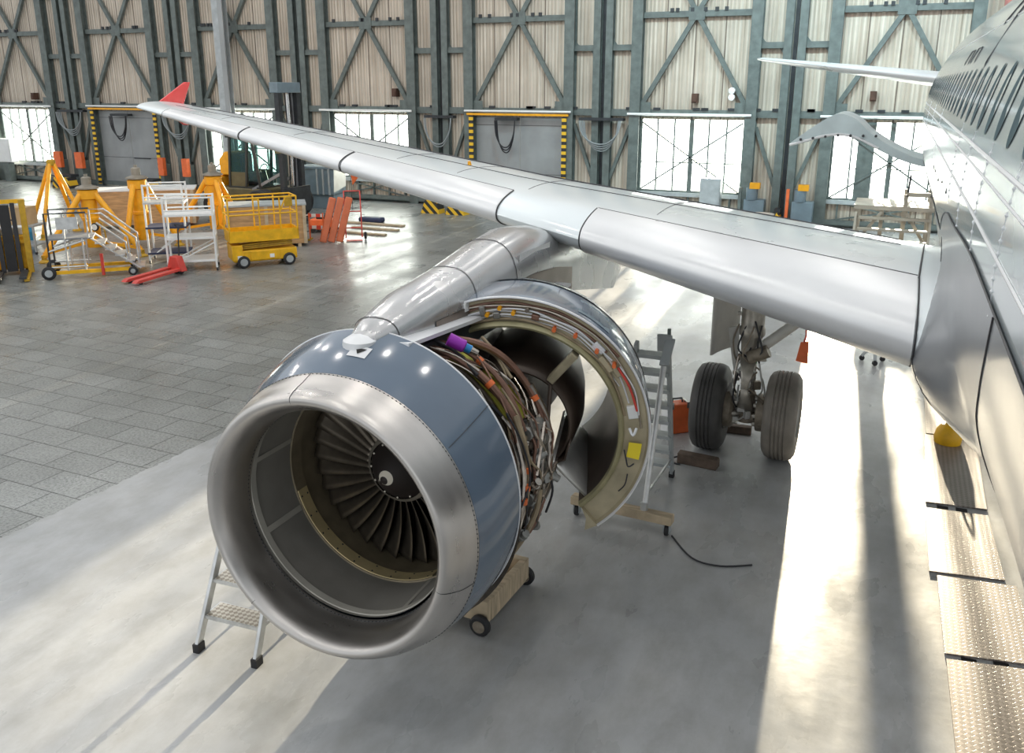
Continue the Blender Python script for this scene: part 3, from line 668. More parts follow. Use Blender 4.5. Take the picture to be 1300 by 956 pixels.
# fan case and core behind the intake cowl
MB().lathe([(1.2, 5.385), (1.02, 5.40), (0.985, 5.44), (0.985, 5.55), (1.02, 5.56), (1.02, 5.60), (0.975, 5.61), (0.975, 5.78), (1.01, 5.79), (1.01, 5.83), (0.965, 5.84), (0.965, 6.05), (1.0, 6.06), (1.0, 6.1), (0.94, 6.12), (0.92, 6.32), (0.86, 6.36), (0.60, 6.38), (0.5, 6.42)], EC, 'Y', 96).build('fan_case', 'case_brown', eng)
MB().lathe([(0.99, 5.83), (1.05, 5.84), (1.05, 6.1), (0.99, 6.11)], EC, 'Y', 20, R(26), R(70)).build('case_panel', 'case_yellow', eng)
MB().lathe([(1.172, 5.5), (1.172, 5.503)], EC, 'Y', 8, 0, 0.1).build('bracket', 'pipe_steel', eng)
MB().lathe([(0.5, 6.4), (0.45, 6.6), (0.42, 7.0), (0.50, 7.3), (0.50, 7.6), (0.44, 8.3), (0.40, 8.6), (0.36, 8.6)], EC, 'Y', 48).build('core_case', 'case_brown', eng)
MB().lathe([(0.33, 8.3), (0.26, 8.7), (0.12, 9.1), (0.0, 9.2)], EC, 'Y', 32).build('exhaust_plug', 'hub_metal', eng)
for y, r in ((6.55, 0.50), (6.75, 0.47), (7.05, 0.47), (7.3, 0.54)):
    MB().lathe([(r - 0.07, y), (r, y + 0.01), (r, y + 0.05), (r - 0.07, y + 0.06)], EC, 'Y', 48).build('core_flange', 'pipe_steel', eng)
# dark lower skin under the gearbox
MB().lathe([(1.0, 5.95), (1.07, 6.1), (1.09, 6.3), (1.06, 6.52)], EC, 'Y', 24, R(294), R(357)).build('lower_shroud', 'sleeve_brown', eng, thick=0.01)
# accessory gearbox and units on the inboard side of the fan case
def ep(a, y, r): return V((EX + r * cos(R(a)), y, EZ + r * sin(R(a))))
gb = MB()
for a, y, r, d in ((2, 6.12, 1.03, (0.14, 0.2, 0.22)), (-8, 6.02, 1.04, (0.15, 0.22, 0.2)), (-20, 6.08, 1.02, (0.16, 0.24, 0.2)), (12, 6.15, 1.02, (0.13, 0.16, 0.16)), (20, 6.1, 1.04, (0.1, 0.13, 0.13))):
    gb.box(ep(a, y, r), d, (0, -R(a), 0.15)); gb.cyl(ep(a, y - 0.16, r + 0.03), ep(a, y + 0.14, r + 0.03), 0.06, 0.05, 12)
gb.build('gearbox', 'gearbox_metal', eng, bevel=0.012)
random.seed(11)
for i in range(16):
    a = random.uniform(-30, 34); y = random.uniform(5.8, 6.3); r = random.uniform(1.03, 1.12); d = V((random.uniform(-1, 1), random.uniform(-1, 1), random.uniform(-1, 1))).normalized() * random.uniform(0.05, 0.09)
    u = MB().cyl(ep(a, y, r) - d, ep(a, y, r) + d, 0.032, 0.032, 10).cyl(ep(a, y, r) - d * 0.3, ep(a, y, r) + d * 0.3, 0.045, 0.045, 10).cyl(ep(a, y, r) + d, ep(a, y, r) + d * 1.3, 0.02, 0.02, 8)
    u.build('valve_unit', random.choice(['gearbox_metal', 'pipe_steel', 'case_brown', 'gearbox_metal']), eng)
def pipe(path, r, m, nm='pipe', **k):
    return MB().tube([ep(*p) for p in path], r, 8, smooth=5, **k).build(nm, m, eng)
# thick ducts sweeping from the top of the case down the inboard side
bigs = [([(82, 5.75, 1.06), (66, 5.78, 1.09), (50, 5.80, 1.10), (34, 5.83, 1.09), (20, 5.84, 1.08), (6, 5.82, 1.08)], 0.036, 'pipe_brown'),
        ([(80, 5.86, 1.08), (66, 5.92, 1.11), (50, 5.93, 1.12), (36, 5.93, 1.10), (22, 5.90, 1.09)], 0.026, 'pipe_brown'),
        ([(78, 6.0, 1.08), (64, 6.12, 1.12), (52, 6.22, 1.12), (38, 6.28, 1.09), (24, 6.30, 1.07), (10, 6.26, 1.06)], 0.034, 'pipe_brown'),
        ([(62, 5.88, 1.06), (46, 6.02, 1.09), (34, 6.08, 1.08), (25, 6.1, 1.08)], 0.024, 'pipe_steel'),
        ([(36, 6.30, 1.10), (22, 6.33, 1.09), (8, 6.3, 1.08), (-6, 6.28, 1.07)], 0.038, 'pipe_steel'),
        ([(30, 5.83, 1.11), (14, 5.80, 1.10), (-4, 5.74, 1.09), (-22, 5.66, 1.08), (-42, 5.60, 1.09), (-60, 5.56, 1.11)], 0.032, 'cable_tan'),
        ([(26, 5.74, 1.10), (8, 5.70, 1.10), (-12, 5.62, 1.10), (-34, 5.56, 1.10), (-62, 5.52, 1.12)], 0.026, 'pipe_steel'),
        ([(-12, 6.1, 1.12), (-24, 6.02, 1.12), (-36, 5.9, 1.11), (-48, 5.76, 1.11), (-60, 5.62, 1.13)], 0.030, 'pipe_brown'),
        ([(-16, 6.2, 1.1), (-28, 6.15, 1.12), (-40, 6.0, 1.12), (-52, 5.8, 1.12)], 0.022, 'pipe_brown'),
        ([(-4, 5.95, 1.13), (-14, 5.9, 1.14), (-28, 5.82, 1.13), (-42, 5.70, 1.12)], 0.026, 'cable_tan'),
        ([(-30, 5.62, 1.12), (-45, 5.52, 1.13), (-58, 5.50, 1.14), (-70, 5.50, 1.15)], 0.02, 'cable_tan')]
for p, r, m in bigs: pipe(p, r * 0.85, m)
# bare case bands with light joints just behind the cowl
for y_, r_ in ((5.47, 1.0), (5.585, 1.035), (5.66, 0.995), (5.81, 1.022)):
    MB().lathe([(r_ - 0.03, y_), (r_, y_ + 0.004), (r_, y_ + 0.02), (r_ - 0.03, y_ + 0.024)], EC, 'Y', 40, R(-30), R(88)).build('case_flange', 'pipe_steel', eng)
for a in range(30, 84, 9):
    MB().box(ep(a, 5.60, 1.045), (0.03, 0.06, 0.04), (0, -R(a), 0)).build('bracket', 'hub_metal', eng, bevel=0.006)
random.seed(5)
for i in range(64):
    a = random.uniform(-58, 66); y = random.uniform(5.48 if a < 5 else 5.72, 6.28); r = random.uniform(1.02, 1.13); st = random.choice((-1, 1)); p = []
    for j in range(random.randint(3, 6)):
        p.append((a, y, r)); a += st * random.uniform(6, 15); y = min(6.32, max(5.46 if a < 5 else 5.70, y + random.uniform(-0.12, 0.12))); r = min(1.14, max(1.0, r + random.uniform(-0.03, 0.04)))
    pipe(p, random.choice((0.006, 0.008, 0.010, 0.014)), random.choice(['pipe_steel', 'pipe_steel', 'pipe_brown', 'cable_tan', 'cable_black', 'case_brown', 'pipe_steel', 'cable_black']), random.choice(['pipe', 'wire']))
for i in range(7):
    r = 1.0 + 0.02 * (i % 3); y = 5.47 + 0.045 * i
    pipe([(28 - i, y, r + 0.02), (20, y, r + 0.03), (10, y - 0.01, r + 0.03), (-10, y, r + 0.03), (-30, y, r + 0.03), (-55, y, r + 0.05)], 0.012 if i % 2 else 0.017, ['pipe_steel', 'case_brown', 'pipe_steel', 'cable_tan', 'case_brown', 'pipe_steel', 'pipe_brown'][i])
for a, y, r, rr in ((46, 5.805, 1.10, 0.0385), (30, 6.29, 1.085, 0.036), (56, 5.93, 1.115, 0.03), (8, 5.76, 1.10, 0.03), (2, 5.70, 1.11, 0.032), (-3, 5.66, 1.11, 0.028)):
    MB().cyl(ep(a - 1.1, y, r), ep(a + 1.1, y, r), rr, rr, 10).build('clip', 'clip_orange', eng)
# strap-like struts
for p, q in (((4, 5.85, 1.14), (20, 6.2, 1.13)), ((-6, 5.8, 1.14), (6, 6.2, 1.14)), ((-10, 5.95, 1.15), (2, 6.25, 1.15)), ((28, 5.95, 1.12), (14, 6.3, 1.12))):
    MB().bar(ep(*p), ep(*q), 0.018, 0.012).build('strut', 'pipe_steel', eng)
# purple cartridge with a blue end
a_ = V((-2.97, 5.74, 2.90)); d_ = V((0.78, 0.35, -0.45)).normalized()
pu = MB().cyl(a_, a_ + d_ * 0.13, 0.052, 0.052, 16).cyl(a_ + d_ * 0.13, a_ + d_ * 0.14, 0.052, 0.04, 16).build('cartridge', 'purple', eng)
MB().cyl(a_ + d_ * 0.14, a_ + d_ * 0.19, 0.036, 0.036, 12).build('fitting', 'fitting_blue', pu)
MB().cyl(a_ + d_ * 0.19, a_ + d_ * 0.25, 0.03, 0.024, 12).build('elbow', 'pipe_steel', pu)
MB().cyl((-3.2, 5.55, 2.83), (-3.08, 5.5, 2.83), 0.035, 0.035, 10).cyl((-3.1, 5.5, 2.83), (-2.98, 5.75, 2.74), 0.014, 0.014, 8).build('link', 'pipe_brown', eng)
MB().bb(-3.6, -3.12, 5.4, 8.6, 2.66, 2.86).build('pylon_box', 'steel_dark', eng)

# ---------------------------------------------------------------- opened reverser half
PH = R(38)
rot = Matrix.Translation((-2.81, 6.565, 1.893)) @ Matrix.Rotation(R(13.8), 4, 'Z') @ Matrix.Rotation(R(5), 4, 'X') @ Matrix.Rotation(-PH, 4, 'Y') @ Matrix.Translation((-EX, -6.46, -EZ))
rev = thing('thrust_reverser', None, None); rev.parent = air; rev['label'] = 'thrust reverser half swung open'
CLO, CHI = R(-88), R(86)
def rl(prof, nm, m, a0=CLO, a1=CHI, n=56, **k): return MB().lathe(prof, EC, 'Y', n, a0, a1).xform(rot).build(nm, m, rev, **k)
F = 6.46
sk = rl([(1.198, F), (1.20, F + 0.12), (1.185, F + 0.35), (1.15, F + 0.62)], 'outer_skin', 'cowl_blue')
rl([(1.155, F + 0.635), (1.10, F + 0.85), (1.0, F + 1.15), (0.88, F + 1.42), (0.84, F + 1.45)], 'sliding_sleeve', 'cowl_blue')
rl([(1.145, F + 0.60), (1.145, F + 0.64)], 'sleeve_gap', 'seam_dark')
rl([(1.180, F + 0.01), (1.19, F - 0.004), (1.201, F), (1.201, F + 0.015)], 'skin_edge', 'cowl_edge')
pn = MB().grid([[ep(a, y, 1.204 - 0.09 * max(0, y - F - 0.1)) for a in (9, 13, 17, 21, 24)] for y in (F + 0.10, F + 0.3, F + 0.5)]).xform(rot).build('access_panel', 'blue_grey', sk)
for q in range(3):
    MB().grid([[ep(a, y, 1.207 - 0.09 * max(0, y - F - 0.1)) for a in (11 + q * 4.2, 12.6 + q * 4.2, 14.2 + q * 4.2)] for y in (F + 0.18, F + 0.32, F + 0.46)]).xform(rot).build('vent_slot', 'cowl_blue', pn)
rl([(1.183, F + 0.02), (1.165, F + 0.05), (1.0, F + 0.06), (0.975, F + 0.05), (0.965, F + 0.02)], 'bulkhead', 'bulkhead_olive')
rl([(0.975, F + 0.03), (0.965, F - 0.0), (0.95, F - 0.012), (0.93, F - 0.0), (0.922, F + 0.05)], 'inner_ring', 'ring_olive')
rl([(0.922, F + 0.05), (0.89, F + 0.4), (0.84, F + 0.8), (0.78, F + 1.3), (0.83, F + 1.45)], 'duct_wall', 'sleeve_brown')
rl([(0.50, F + 0.10), (0.55, F + 0.3), (0.58, F + 0.6), (0.55, F + 1.0), (0.50, F + 1.3)], 'inner_sleeve', 'sleeve_brown', R(-77), R(78), thick=0.02)
# bottom wall joining sleeve and ring, and the top one
def wall(a, m, nm, e0=0.48, e1=0.95):
    return MB().grid([[ep(a, y, r) + V((0.02, 0, 0)) for r in (e0, (e0 + e1) / 2, e1)] for y in (F + 0.06, F + 0.4, F + 0.8, F + 1.1)]).xform(rot).build(nm, m, rev, thick=0.03)
wall(-84, 'sleeve_grey', 'lower_wall'); wall(82, 'sleeve_brown', 'upper_wall')
MB().grid([[ep(a, y, r) for a, r in ((-84, 0.50), (-72, 0.56), (-62, 0.53), (-55, 0.53))] for y in (F + 0.07, F + 0.5, F + 1.0)]).xform(rot).build('lower_fillet', 'sleeve_brown', rev, thick=0.02)
MB().bar(ep(14, F + 0.12, 0.54), ep(14, F + 0.06, 0.90), 0.10, 0.07).xform(rot).build('cross_beam', 'bulkhead_olive', rev, bevel=0.01)
MB().prism([ep(-88, F, 1.19), ep(-88, F, 0.97), ep(-90, F, 1.08), ep(-94, F, 1.17)], (0, 0.12, 0)).xform(rot).build('latch_plate', 'bulkhead_olive', rev)
tg = MB().grid([[ep(a, F + 0.015, r) for r in (1.02, 1.13)] for a in (-50, -46, -42)]).xform(rot).build('note', 'tag_yellow', rev); tg['label'] = 'yellow paper tag'
random.seed(3)
def rp(path, r, m, nm='pipe'): return MB().tube([ep(*p) for p in path], r, 7, smooth=4).xform(rot).build(nm, m, rev)
for i in range(12):
    r = 0.995 + 0.014 * i; a1 = random.uniform(-40, 10); n = 8; jit = [random.uniform(-0.012, 0.012) for _ in range(n + 1)]
    rp([(84 + (a1 - 84) * j / n, F + 0.03 + 0.02 * (i % 3), r + jit[j]) for j in range(n + 1)], random.choice((0.005, 0.008, 0.011)), random.choice(['pipe_steel', 'pipe_steel', 'pipe_brown', 'cable_tan', 'cowl_edge']))
for a, r in ((62, 1.05), (50, 1.06), (44, 1.10), (20, 1.04), (30, 1.0), (8, 1.05), (56, 1.1), (-2, 1.08)):
    MB().cyl(ep(a, F - 0.02, r), ep(a, F + 0.06, r), 0.018, 0.018, 8).xform(rot).build('clip', random.choice(['clip_orange', 'clip_orange', 'yellow', 'pipe_steel']), rev)
for a, r, d, m in ((64, 1.08, (0.09, 0.09, 0.05), 'gearbox_metal'), (58, 1.03, (0.06, 0.08, 0.06), 'gearbox_metal'), (40, 1.04, (0.05, 0.06, 0.07), 'pipe_brown'), (8, 1.07, (0.06, 0.05, 0.11), 'cowl_edge'), (-6, 1.06, (0.05, 0.05, 0.09), 'bulkhead_olive'), (-27, 1.06, (0.09, 0.05, 0.12), 'white_paint'), (0, 1.02, (0.05, 0.06, 0.16), 'bulkhead_olive')):
    MB().box(ep(a, F + 0.05, r), d, (0, -R(a), 0)).xform(rot).build('actuator', m, rev, bevel=0.01)
rp([(-4, F + 0.02, 1.09), (-14, F + 0.01, 1.10), (-26, F + 0.01, 1.10)], 0.010, 'red'); rp([(-4, F + 0.02, 1.11), (-16, F + 0.01, 1.13), (-28, F + 0.01, 1.11)], 0.006, 'cowl_edge')
rp([(-46, F + 0.0, 0.99), (-50, F - 0.01, 1.02), (-54, F - 0.01, 1.06), (-52, F, 1.10)], 0.007, 'cable_black', 'wire'); rp([(-58, F + 0.0, 1.08), (-63, F - 0.02, 1.10), (-68, F, 1.09)], 0.006, 'cable_black', 'wire')
rp([(-34, F, 1.02), (-37, F - 0.03, 1.05), (-34, F, 1.08)], 0.012, 'cowl_edge', 'wire')
# hold-open rod from the engine to the sleeve
MB().cyl(ep(-8, 6.3, 1.03), rot @ ep(14, F + 0.14, 0.54), 0.018, 0.018, 8).build('hold_open_rod', 'sleeve_brown', rev)

# ---------------------------------------------------------------- main landing gear
GX, GY = -1.463, 11.38
gear = thing('landing_gear', None, None); gear.parent = air
MB().lathe([(0.0, 3.2), (0.155, 3.2), (0.155, 2.3), (0.165, 2.28), (0.165, 2.22), (0.15, 2.2), (0.15, 1.75), (0.165, 1.72), (0.165, 1.64), (0.135, 1.6), (0.125, 1.38), (0.09, 1.36)], (GX, GY, 0), 'Z', 24).build('strut', 'gear_metal', gear)
MB().cyl((GX, GY, 1.4), (GX, GY, 0.55), 0.095, 0.095, 20).build('piston', 'chrome', gear)
MB().cyl((GX - 0.62, GY, 0.585), (GX + 0.62, GY, 0.585), 0.07, 0.07, 16).cyl((GX, GY, 0.45), (GX, GY, 0.85), 0.13, 0.11, 16).build('axle', 'gear_dirty', gear)
for sx in (-1, 1):
    x = GX + sx * 0.465
    prof = [(0.27, -0.20), (0.40, -0.21), (0.50, -0.20), (0.555, -0.165), (0.58, -0.11)]
    for gxx in (-0.075, -0.025, 0.025, 0.075): prof += [(0.585, gxx - 0.012), (0.573, gxx - 0.007), (0.573, gxx + 0.007), (0.585, gxx + 0.012)]
    prof += [(0.58, 0.11), (0.555, 0.165), (0.50, 0.20), (0.40, 0.21), (0.27, 0.20)]
    ty = MB().lathe(prof, (x, GY, 0.585), 'X', 64).build('tyre', 'tyre' if sx < 0 else 'tyre_pale', gear)
    hb = MB().lathe([(0.0, 0.12), (0.10, 0.12), (0.12, 0.06), (0.2, 0.05), (0.27, 0.17), (0.285, 0.2)], (x, GY, 0.585), 'X', 32).lathe([(0.285, -0.2), (0.27, -0.17), (0.22, -0.1), (0.1, -0.05), (0.0, -0.05)], (x, GY, 0.585), 'X', 32).build('wheel_rim', 'gear_white', gear)
    bk = MB().lathe([(0.0, 0.0), (0.25, 0.0), (0.255, 0.02), (0.255, 0.20), (0.2, 0.235), (0.0, 0.24)], (x - 0.32 if sx > 0 else x + 0.08, GY, 0.585), 'X', 24).build('brake_pack', 'gear_dirty', gear)
    for k in range(8):
        a = 2 * pi * k / 8; MB().cyl((x - sx * 0.36, GY + 0.18 * cos(a), 0.585 + 0.18 * sin(a)), (x - sx * 0.16, GY + 0.18 * cos(a), 0.585 + 0.18 * sin(a)), 0.032, 0.032, 8).build('brake_piston', 'gear_metal', gear)
random.seed(9)
for i in range(40):
    z = random.uniform(0.45, 1.4); a = random.uniform(pi, 2 * pi); r = random.uniform(0.11, 0.18)
    p = V((GX + r * cos(a), GY + r * sin(a), z))
    if i % 2: MB().box(p, (random.uniform(0.04, 0.1), 0.07, random.uniform(0.04, 0.12)), (0, 0, random.random())).build('fitting', random.choice(['gear_dirty', 'gear_metal', 'gear_white', 'pipe_steel']), gear, bevel=0.008)
    else: MB().tube([p, p + V((random.uniform(-0.12, 0.12), -0.06, 0.12)), p + V((random.uniform(-0.1, 0.1), -0.02, 0.3)), p + V((0, 0, 0.5))], 0.012, 7, smooth=4).build('hose', random.choice(['cable_black', 'gear_dirty', 'pipe_steel', 'gear_white']), gear)
for z0, z1 in ((1.35, 1.0), (0.62, 1.0)):
    MB().add([V((GX + sx * w, GY - yy, z)) for sx in (-1, 1) for w, yy, z in ((0.11, 0.12, z0), (0.035, 0.36, z1))], [(0, 1, 3, 2)]).build('torque_link', 'gear_metal', gear, thick=0.05)
MB().cyl((GX + 0.04, GY - 0.06, 1.40), (GX + 1.15, GY - 0.06, 2.42), 0.07, 0.07, 14).build('side_brace', 'gear_white', gear)
MB().cyl((GX + 0.0, GY - 0.15, 1.36), (GX + 0.24, GY - 0.15, 1.48), 0.085, 0.085, 14).build('brace_joint', 'gear_dirty', gear)
MB().box((GX + 0.08, GY - 0.15, 1.32), (0.05, 0.03, 0.06)).build('placard', 'green_mark', gear)
for z in (2.02, 2.4): MB().lathe([(0.15, z), (0.175, z), (0.175, z + 0.04), (0.15, z + 0.04)], (GX, GY, 0), 'Z', 20).build('collar', 'seam_dark', gear)
gd = MB().grid([[V((GX - 0.46 + 0.24 * t - 0.04 * sin(pi * t), GY - 0.30 + 0.6 * t, z)) for t in (0, 0.25, 0.5, 0.75, 1)] for z in (3.1, 2.2, 1.38 )]).build('gear_door', 'gear_white', gear, thick=0.03)
MB().prism([(GX - 0.30, GY - 0.05, 1.7), (GX - 0.16, GY - 0.05, 1.75), (GX - 0.15, GY - 0.05, 1.3), (GX - 0.19, GY - 0.05, 1.12), (GX - 0.23, GY - 0.05, 1.3)], (0, 0.03, 0)).build('lower_door', 'gear_white', gear)
MB().bar((GX - 0.2, GY, 1.9), (GX - 0.1, GY, 1.9), 0.04, 0.04).bar((GX - 0.2, GY, 2.6), (GX - 0.1, GY, 2.6), 0.04, 0.04).build('door_link', 'gear_metal', gear)
OFF = V((0, 0, 0))
def streamer(loc, label, L=0.32):
    t = thing('warning_streamer', label, 'streamer', loc)
    MB().tube([(0, 0, 0), (0.01, 0, -0.1), (-0.01, 0, -0.2)], 0.012, 6).build('cord', 'red', t)
    MB().prism([(-0.05, 0, -0.2), (0.05, 0, -0.18), (0.06, 0, -0.2 - L), (-0.09, 0, -0.17 - L)], (0, 0.008, 0)).build('flag', 'orange', t)
streamer((-0.80, 11.3, 1.82), 'red warning streamer hanging under the wing beside the main gear', 0.28)
# ------------------------------------------------------------------ equipment near the engine
mat('plate_steel', (0.30, 0.265, 0.24), 0.42, 0.35, 0.15, 2)
def tread():
    m = MATS['plate_steel']; nt = m.node_tree; N = nt.nodes; L = nt.links; b = N['Principled BSDF']
    tc = N.new('ShaderNodeTexCoord'); mp = N.new('ShaderNodeMapping'); mp.inputs['Rotation'].default_value = (0, 0, R(45)); mp.inputs['Scale'].default_value = (26, 26, 26)
    L.new(tc.outputs['Object'], mp.inputs[0]); ck = N.new('ShaderNodeTexChecker'); ck.inputs['Scale'].default_value = 1; L.new(mp.outputs[0], ck.inputs['Vector'])
    bp = N.new('ShaderNodeBump'); bp.inputs['Strength'].default_value = 0.8; bp.inputs['Distance'].default_value = 0.01; L.new(ck.outputs['Fac'], bp.inputs['Height']); L.new(bp.outputs[0], b.inputs['Normal'])
    old = b.inputs['Base Color'].links[0].from_socket
    mx = N.new('ShaderNodeMixRGB'); mx.blend_type = 'MULTIPLY'; mx.inputs[0].default_value = 0.6; L.new(old, mx.inputs[1]); L.new(ck.outputs['Color'], mx.inputs[2])
    ck.inputs['Color1'].default_value = (1, 1, 1, 1); ck.inputs['Color2'].default_value = (0.45, 0.42, 0.4, 1); L.new(mx.outputs[0], b.inputs['Base Color'])
tread()
for c, l in ((((0.82, 13.0), (1.45, 13.05), (1.5, 15.9), (0.82, 15.9)), 'farthest rusty tread plate on the floor beneath the fuselage'),
             (((0.77, 10.66), (1.42, 10.72), (1.45, 12.98), (0.80, 12.95)), 'rusty tread plate on the floor just in front of the yellow chock'),
             (((0.77, 8.98), (1.46, 9.08), (1.42, 10.55), (0.76, 10.5)), 'square tread plate on the floor between two narrow dark slots'),
             (((0.86, 7.55), (1.62, 7.68), (1.55, 9.0), (0.84, 8.92)), 'second nearest tread plate on the floor under the fuselage side'),
             (((0.90, 5.6), (1.66, 5.7), (1.63, 7.6), (0.87, 7.47)), 'nearest tread plate at the bottom right on the floor')):
    tag(MB().prism([(x, y, 0.001) for x, y in c], (0, 0, 0.018)).build('floor_plate', 'plate_steel'), l, 'plate', 'tread plates along the floor trench')
sl = MB()
for x, y in ((0.95, 10.6), (1.15, 10.62), (1.05, 7.53), (1.3, 7.58)): sl.bb(x - 0.06, x + 0.06, y - 0.045, y + 0.045, -0.002, 0.004)
s_ = sl.build('trim_2', 'dark_void'); s_['kind'] = 'structure'
t = thing('wheel_chock', 'yellow rounded block on the floor below the fuselage side', 'chock', (1.08, 12.75, 0))
MB().lathe([(0.0, 0.30), (0.10, 0.28), (0.16, 0.2), (0.18, 0.1), (0.17, 0.018), (0.0, 0.018)], (0, 0, 0), 'Z', 20).build('body', 'yellow_lift', t); MB().tube([(-0.05, 0, 0.28), (0, 0, 0.36), (0.05, 0, 0.28)], 0.015, 6, smooth=3).build('handle', 'yellow_dark', t)

# step ladder by the intake
t = thing('step_ladder', 'small aluminium step ladder beside the engine intake', 'ladder', (-4.83, 5.08, 0), R(3))
for sx in (-1, 1):
    x = sx * 0.30
    MB().bar((x, 0, 0.06), (x * 0.86, 0.62, 1.32), 0.035, 0.075, (0, 1, 0)).build('stile', 'alu', t, bevel=0.005)
    MB().bar((x * 0.9, 1.0, 0.06), (x * 0.82, 0.62, 1.25), 0.03, 0.05, (0, 1, 0)).build('rear_leg', 'alu', t)
    MB().bb(x - 0.03, x + 0.03, -0.045, 0.045, 0, 0.08).build('foot', 'black_rubber', t); MB().bb(x * 0.9 - 0.025, x * 0.9 + 0.025, 0.96, 1.04, 0, 0.07).build('foot', 'black_rubber', t)
    MB().bar((x, 0.42, 0.5), (x, 0.85, 0.42), 0.02, 0.03).build('brace', 'alu', t)
mat('tread_alu', (0.62, 0.56, 0.47), 0.4, 0.5, 0.1)
def tread2():
    m = MATS['tread_alu']; nt = m.node_tree; N = nt.nodes; L = nt.links; b = N['Principled BSDF']
    tc = N.new('ShaderNodeTexCoord'); mp = N.new('ShaderNodeMapping'); mp.inputs['Rotation'].default_value = (0, 0, R(45)); mp.inputs['Scale'].default_value = (30, 30, 30)
    L.new(tc.outputs['Object'], mp.inputs[0]); ck = N.new('ShaderNodeTexChecker'); ck.inputs['Scale'].default_value = 1; L.new(mp.outputs[0], ck.inputs['Vector'])
    ck.inputs['Color1'].default_value = (0.72, 0.68, 0.6, 1); ck.inputs['Color2'].default_value = (0.40, 0.35, 0.28, 1); L.new(ck.outputs['Color'], b.inputs['Base Color'])
tread2()
for i in range(4):
    z = 0.30 + 0.28 * i; y = 0.62 * (z - 0.06) / 1.26
    w = 0.30 - 0.042 * z / 1.3
    MB().bb(-w, w, y - 0.03, y + 0.20, z - 0.03, z).build('step', 'alu', t); MB().bb(-w + 0.02, w - 0.02, y - 0.015, y + 0.185, z, z + 0.004).build('tread', 'tread_alu', t)

# wooden dolly
t = thing('wooden_dolly', 'low worn wooden dolly on small wheels under the engine', 'cart', (-3.36, 6.72, 0), R(-3))
for c, d in (((0, -0.40, 0.22), (0.96, 0.07, 0.22)), ((0, 0.40, 0.22), (0.96, 0.07, 0.22)), ((0.45, 0, 0.22), (0.07, 0.73, 0.22)), ((-0.45, 0, 0.22), (0.07, 0.73, 0.22))):
    MB().box(c, d).build('side_board', 'wood_pale', t, bevel=0.008)
MB().bb(-0.41, 0.41, -0.36, 0.36, 0.13, 0.15).build('floor_board', 'wood_pale', t)
MB().box((0.15, 0.0, 0.25), (0.06, 0.72, 0.08), (0, 0, 0.15)).build('cross_board', 'wood_pale', t)
for x, y in ((0.42, -0.47), (0.42, 0.47), (-0.42, -0.47), (-0.42, 0.47)):
    w = MB().lathe([(0.02, -0.03), (0.085, -0.03), (0.1, -0.018), (0.1, 0.018), (0.085, 0.03), (0.02, 0.03)], (x, y, 0.101), 'Y', 24).build('wheel', 'black_rubber', t)
    MB().cyl((x, y - 0.036, 0.101), (x, y + 0.036, 0.101), 0.06, 0.06, 16).build('wheel_disc', 'gear_dirty', w)

# platform ladder behind the reverser
t = thing('platform_ladder', 'grey wheeled platform ladder standing behind the open reverser', 'ladder', (0, 0, 0))
MB().bar((-2.98, 8.76, 0.2), (-1.80, 8.68, 0.2), 0.13, 0.10).build('base_beam', 'wood_pale', t, bevel=0.008)
for x, y in ((-2.92, 8.755), (-1.86, 8.685)):
    w = MB().lathe([(0.0, -0.02), (0.06, -0.02), (0.065, 0), (0.06, 0.02), (0.0, 0.02)], (x, y, 0.066), 'X', 20).build('castor', 'black_rubber', t)
    MB().bb(x - 0.04, x - 0.025, y - 0.03, y + 0.03, 0.04, 0.15).bb(x + 0.025, x + 0.04, y - 0.03, y + 0.03, 0.04, 0.15).build('fork', 'steel_light', w)
MB().cyl((-2.13, 8.71, 0.2), (-2.08, 9.15, 1.95), 0.032, 0.032, 10).build('post', 'alu', t); MB().cyl((-2.13, 8.71, 0.2), (-2.13, 8.71, 0.33), 0.045, 0.045, 10).build('socket', 'alu', t)
for x0, x1 in ((-2.16, -2.06), (-2.62, -2.42)):
    MB().bar((x0, 10.2, 0.06), (x1, 9.2, 2.0), 0.04, 0.08, (0, 1, 0)).build('stile', 'steel_light', t); MB().bb(x0 - 0.03, x0 + 0.03, 10.16, 10.24, 0, 0.08).build('foot', 'black_rubber', t)
for i in range(8):
    f = (i + 0.6) / 8.2; y = 10.2 - f; z = 0.06 + 1.94 * f
    MB().bb(-2.60 + 0.18 * f, -2.16 + 0.1 * f, y - 0.09, y + 0.09, z - 0.02, z + 0.02).build('step', 'steel_light', t)
MB().bar((-2.13, 8.75, 0.4), (-2.15, 10.05, 0.3), 0.02, 0.03).build('brace', 'alu', t)
MB().box((-2.02, 8.98, 2.0), (0.10, 0.34, 0.03), (0.7, 0, 0)).box((-2.08, 9.1, 2.06), (0.16, 0.03, 0.2), (0.2, 0, 0)).build('top_tray', 'steel_light', t)
MB().cyl((-2.06, 9.2, 1.9), (-2.06, 9.2, 2.2), 0.02, 0.02, 8).build('post', 'steel_green', t)
tag(MB().tube([(-1.80, 8.68, 0.012), (-1.5, 8.3, 0.012), (-1.2, 8.25, 0.012), (-0.9, 8.4, 0.012)], 0.01, 6, smooth=5).build('floor_cable', 'cable_black'), 'thin dark cable lying on the floor beside the platform ladder', 'cable')
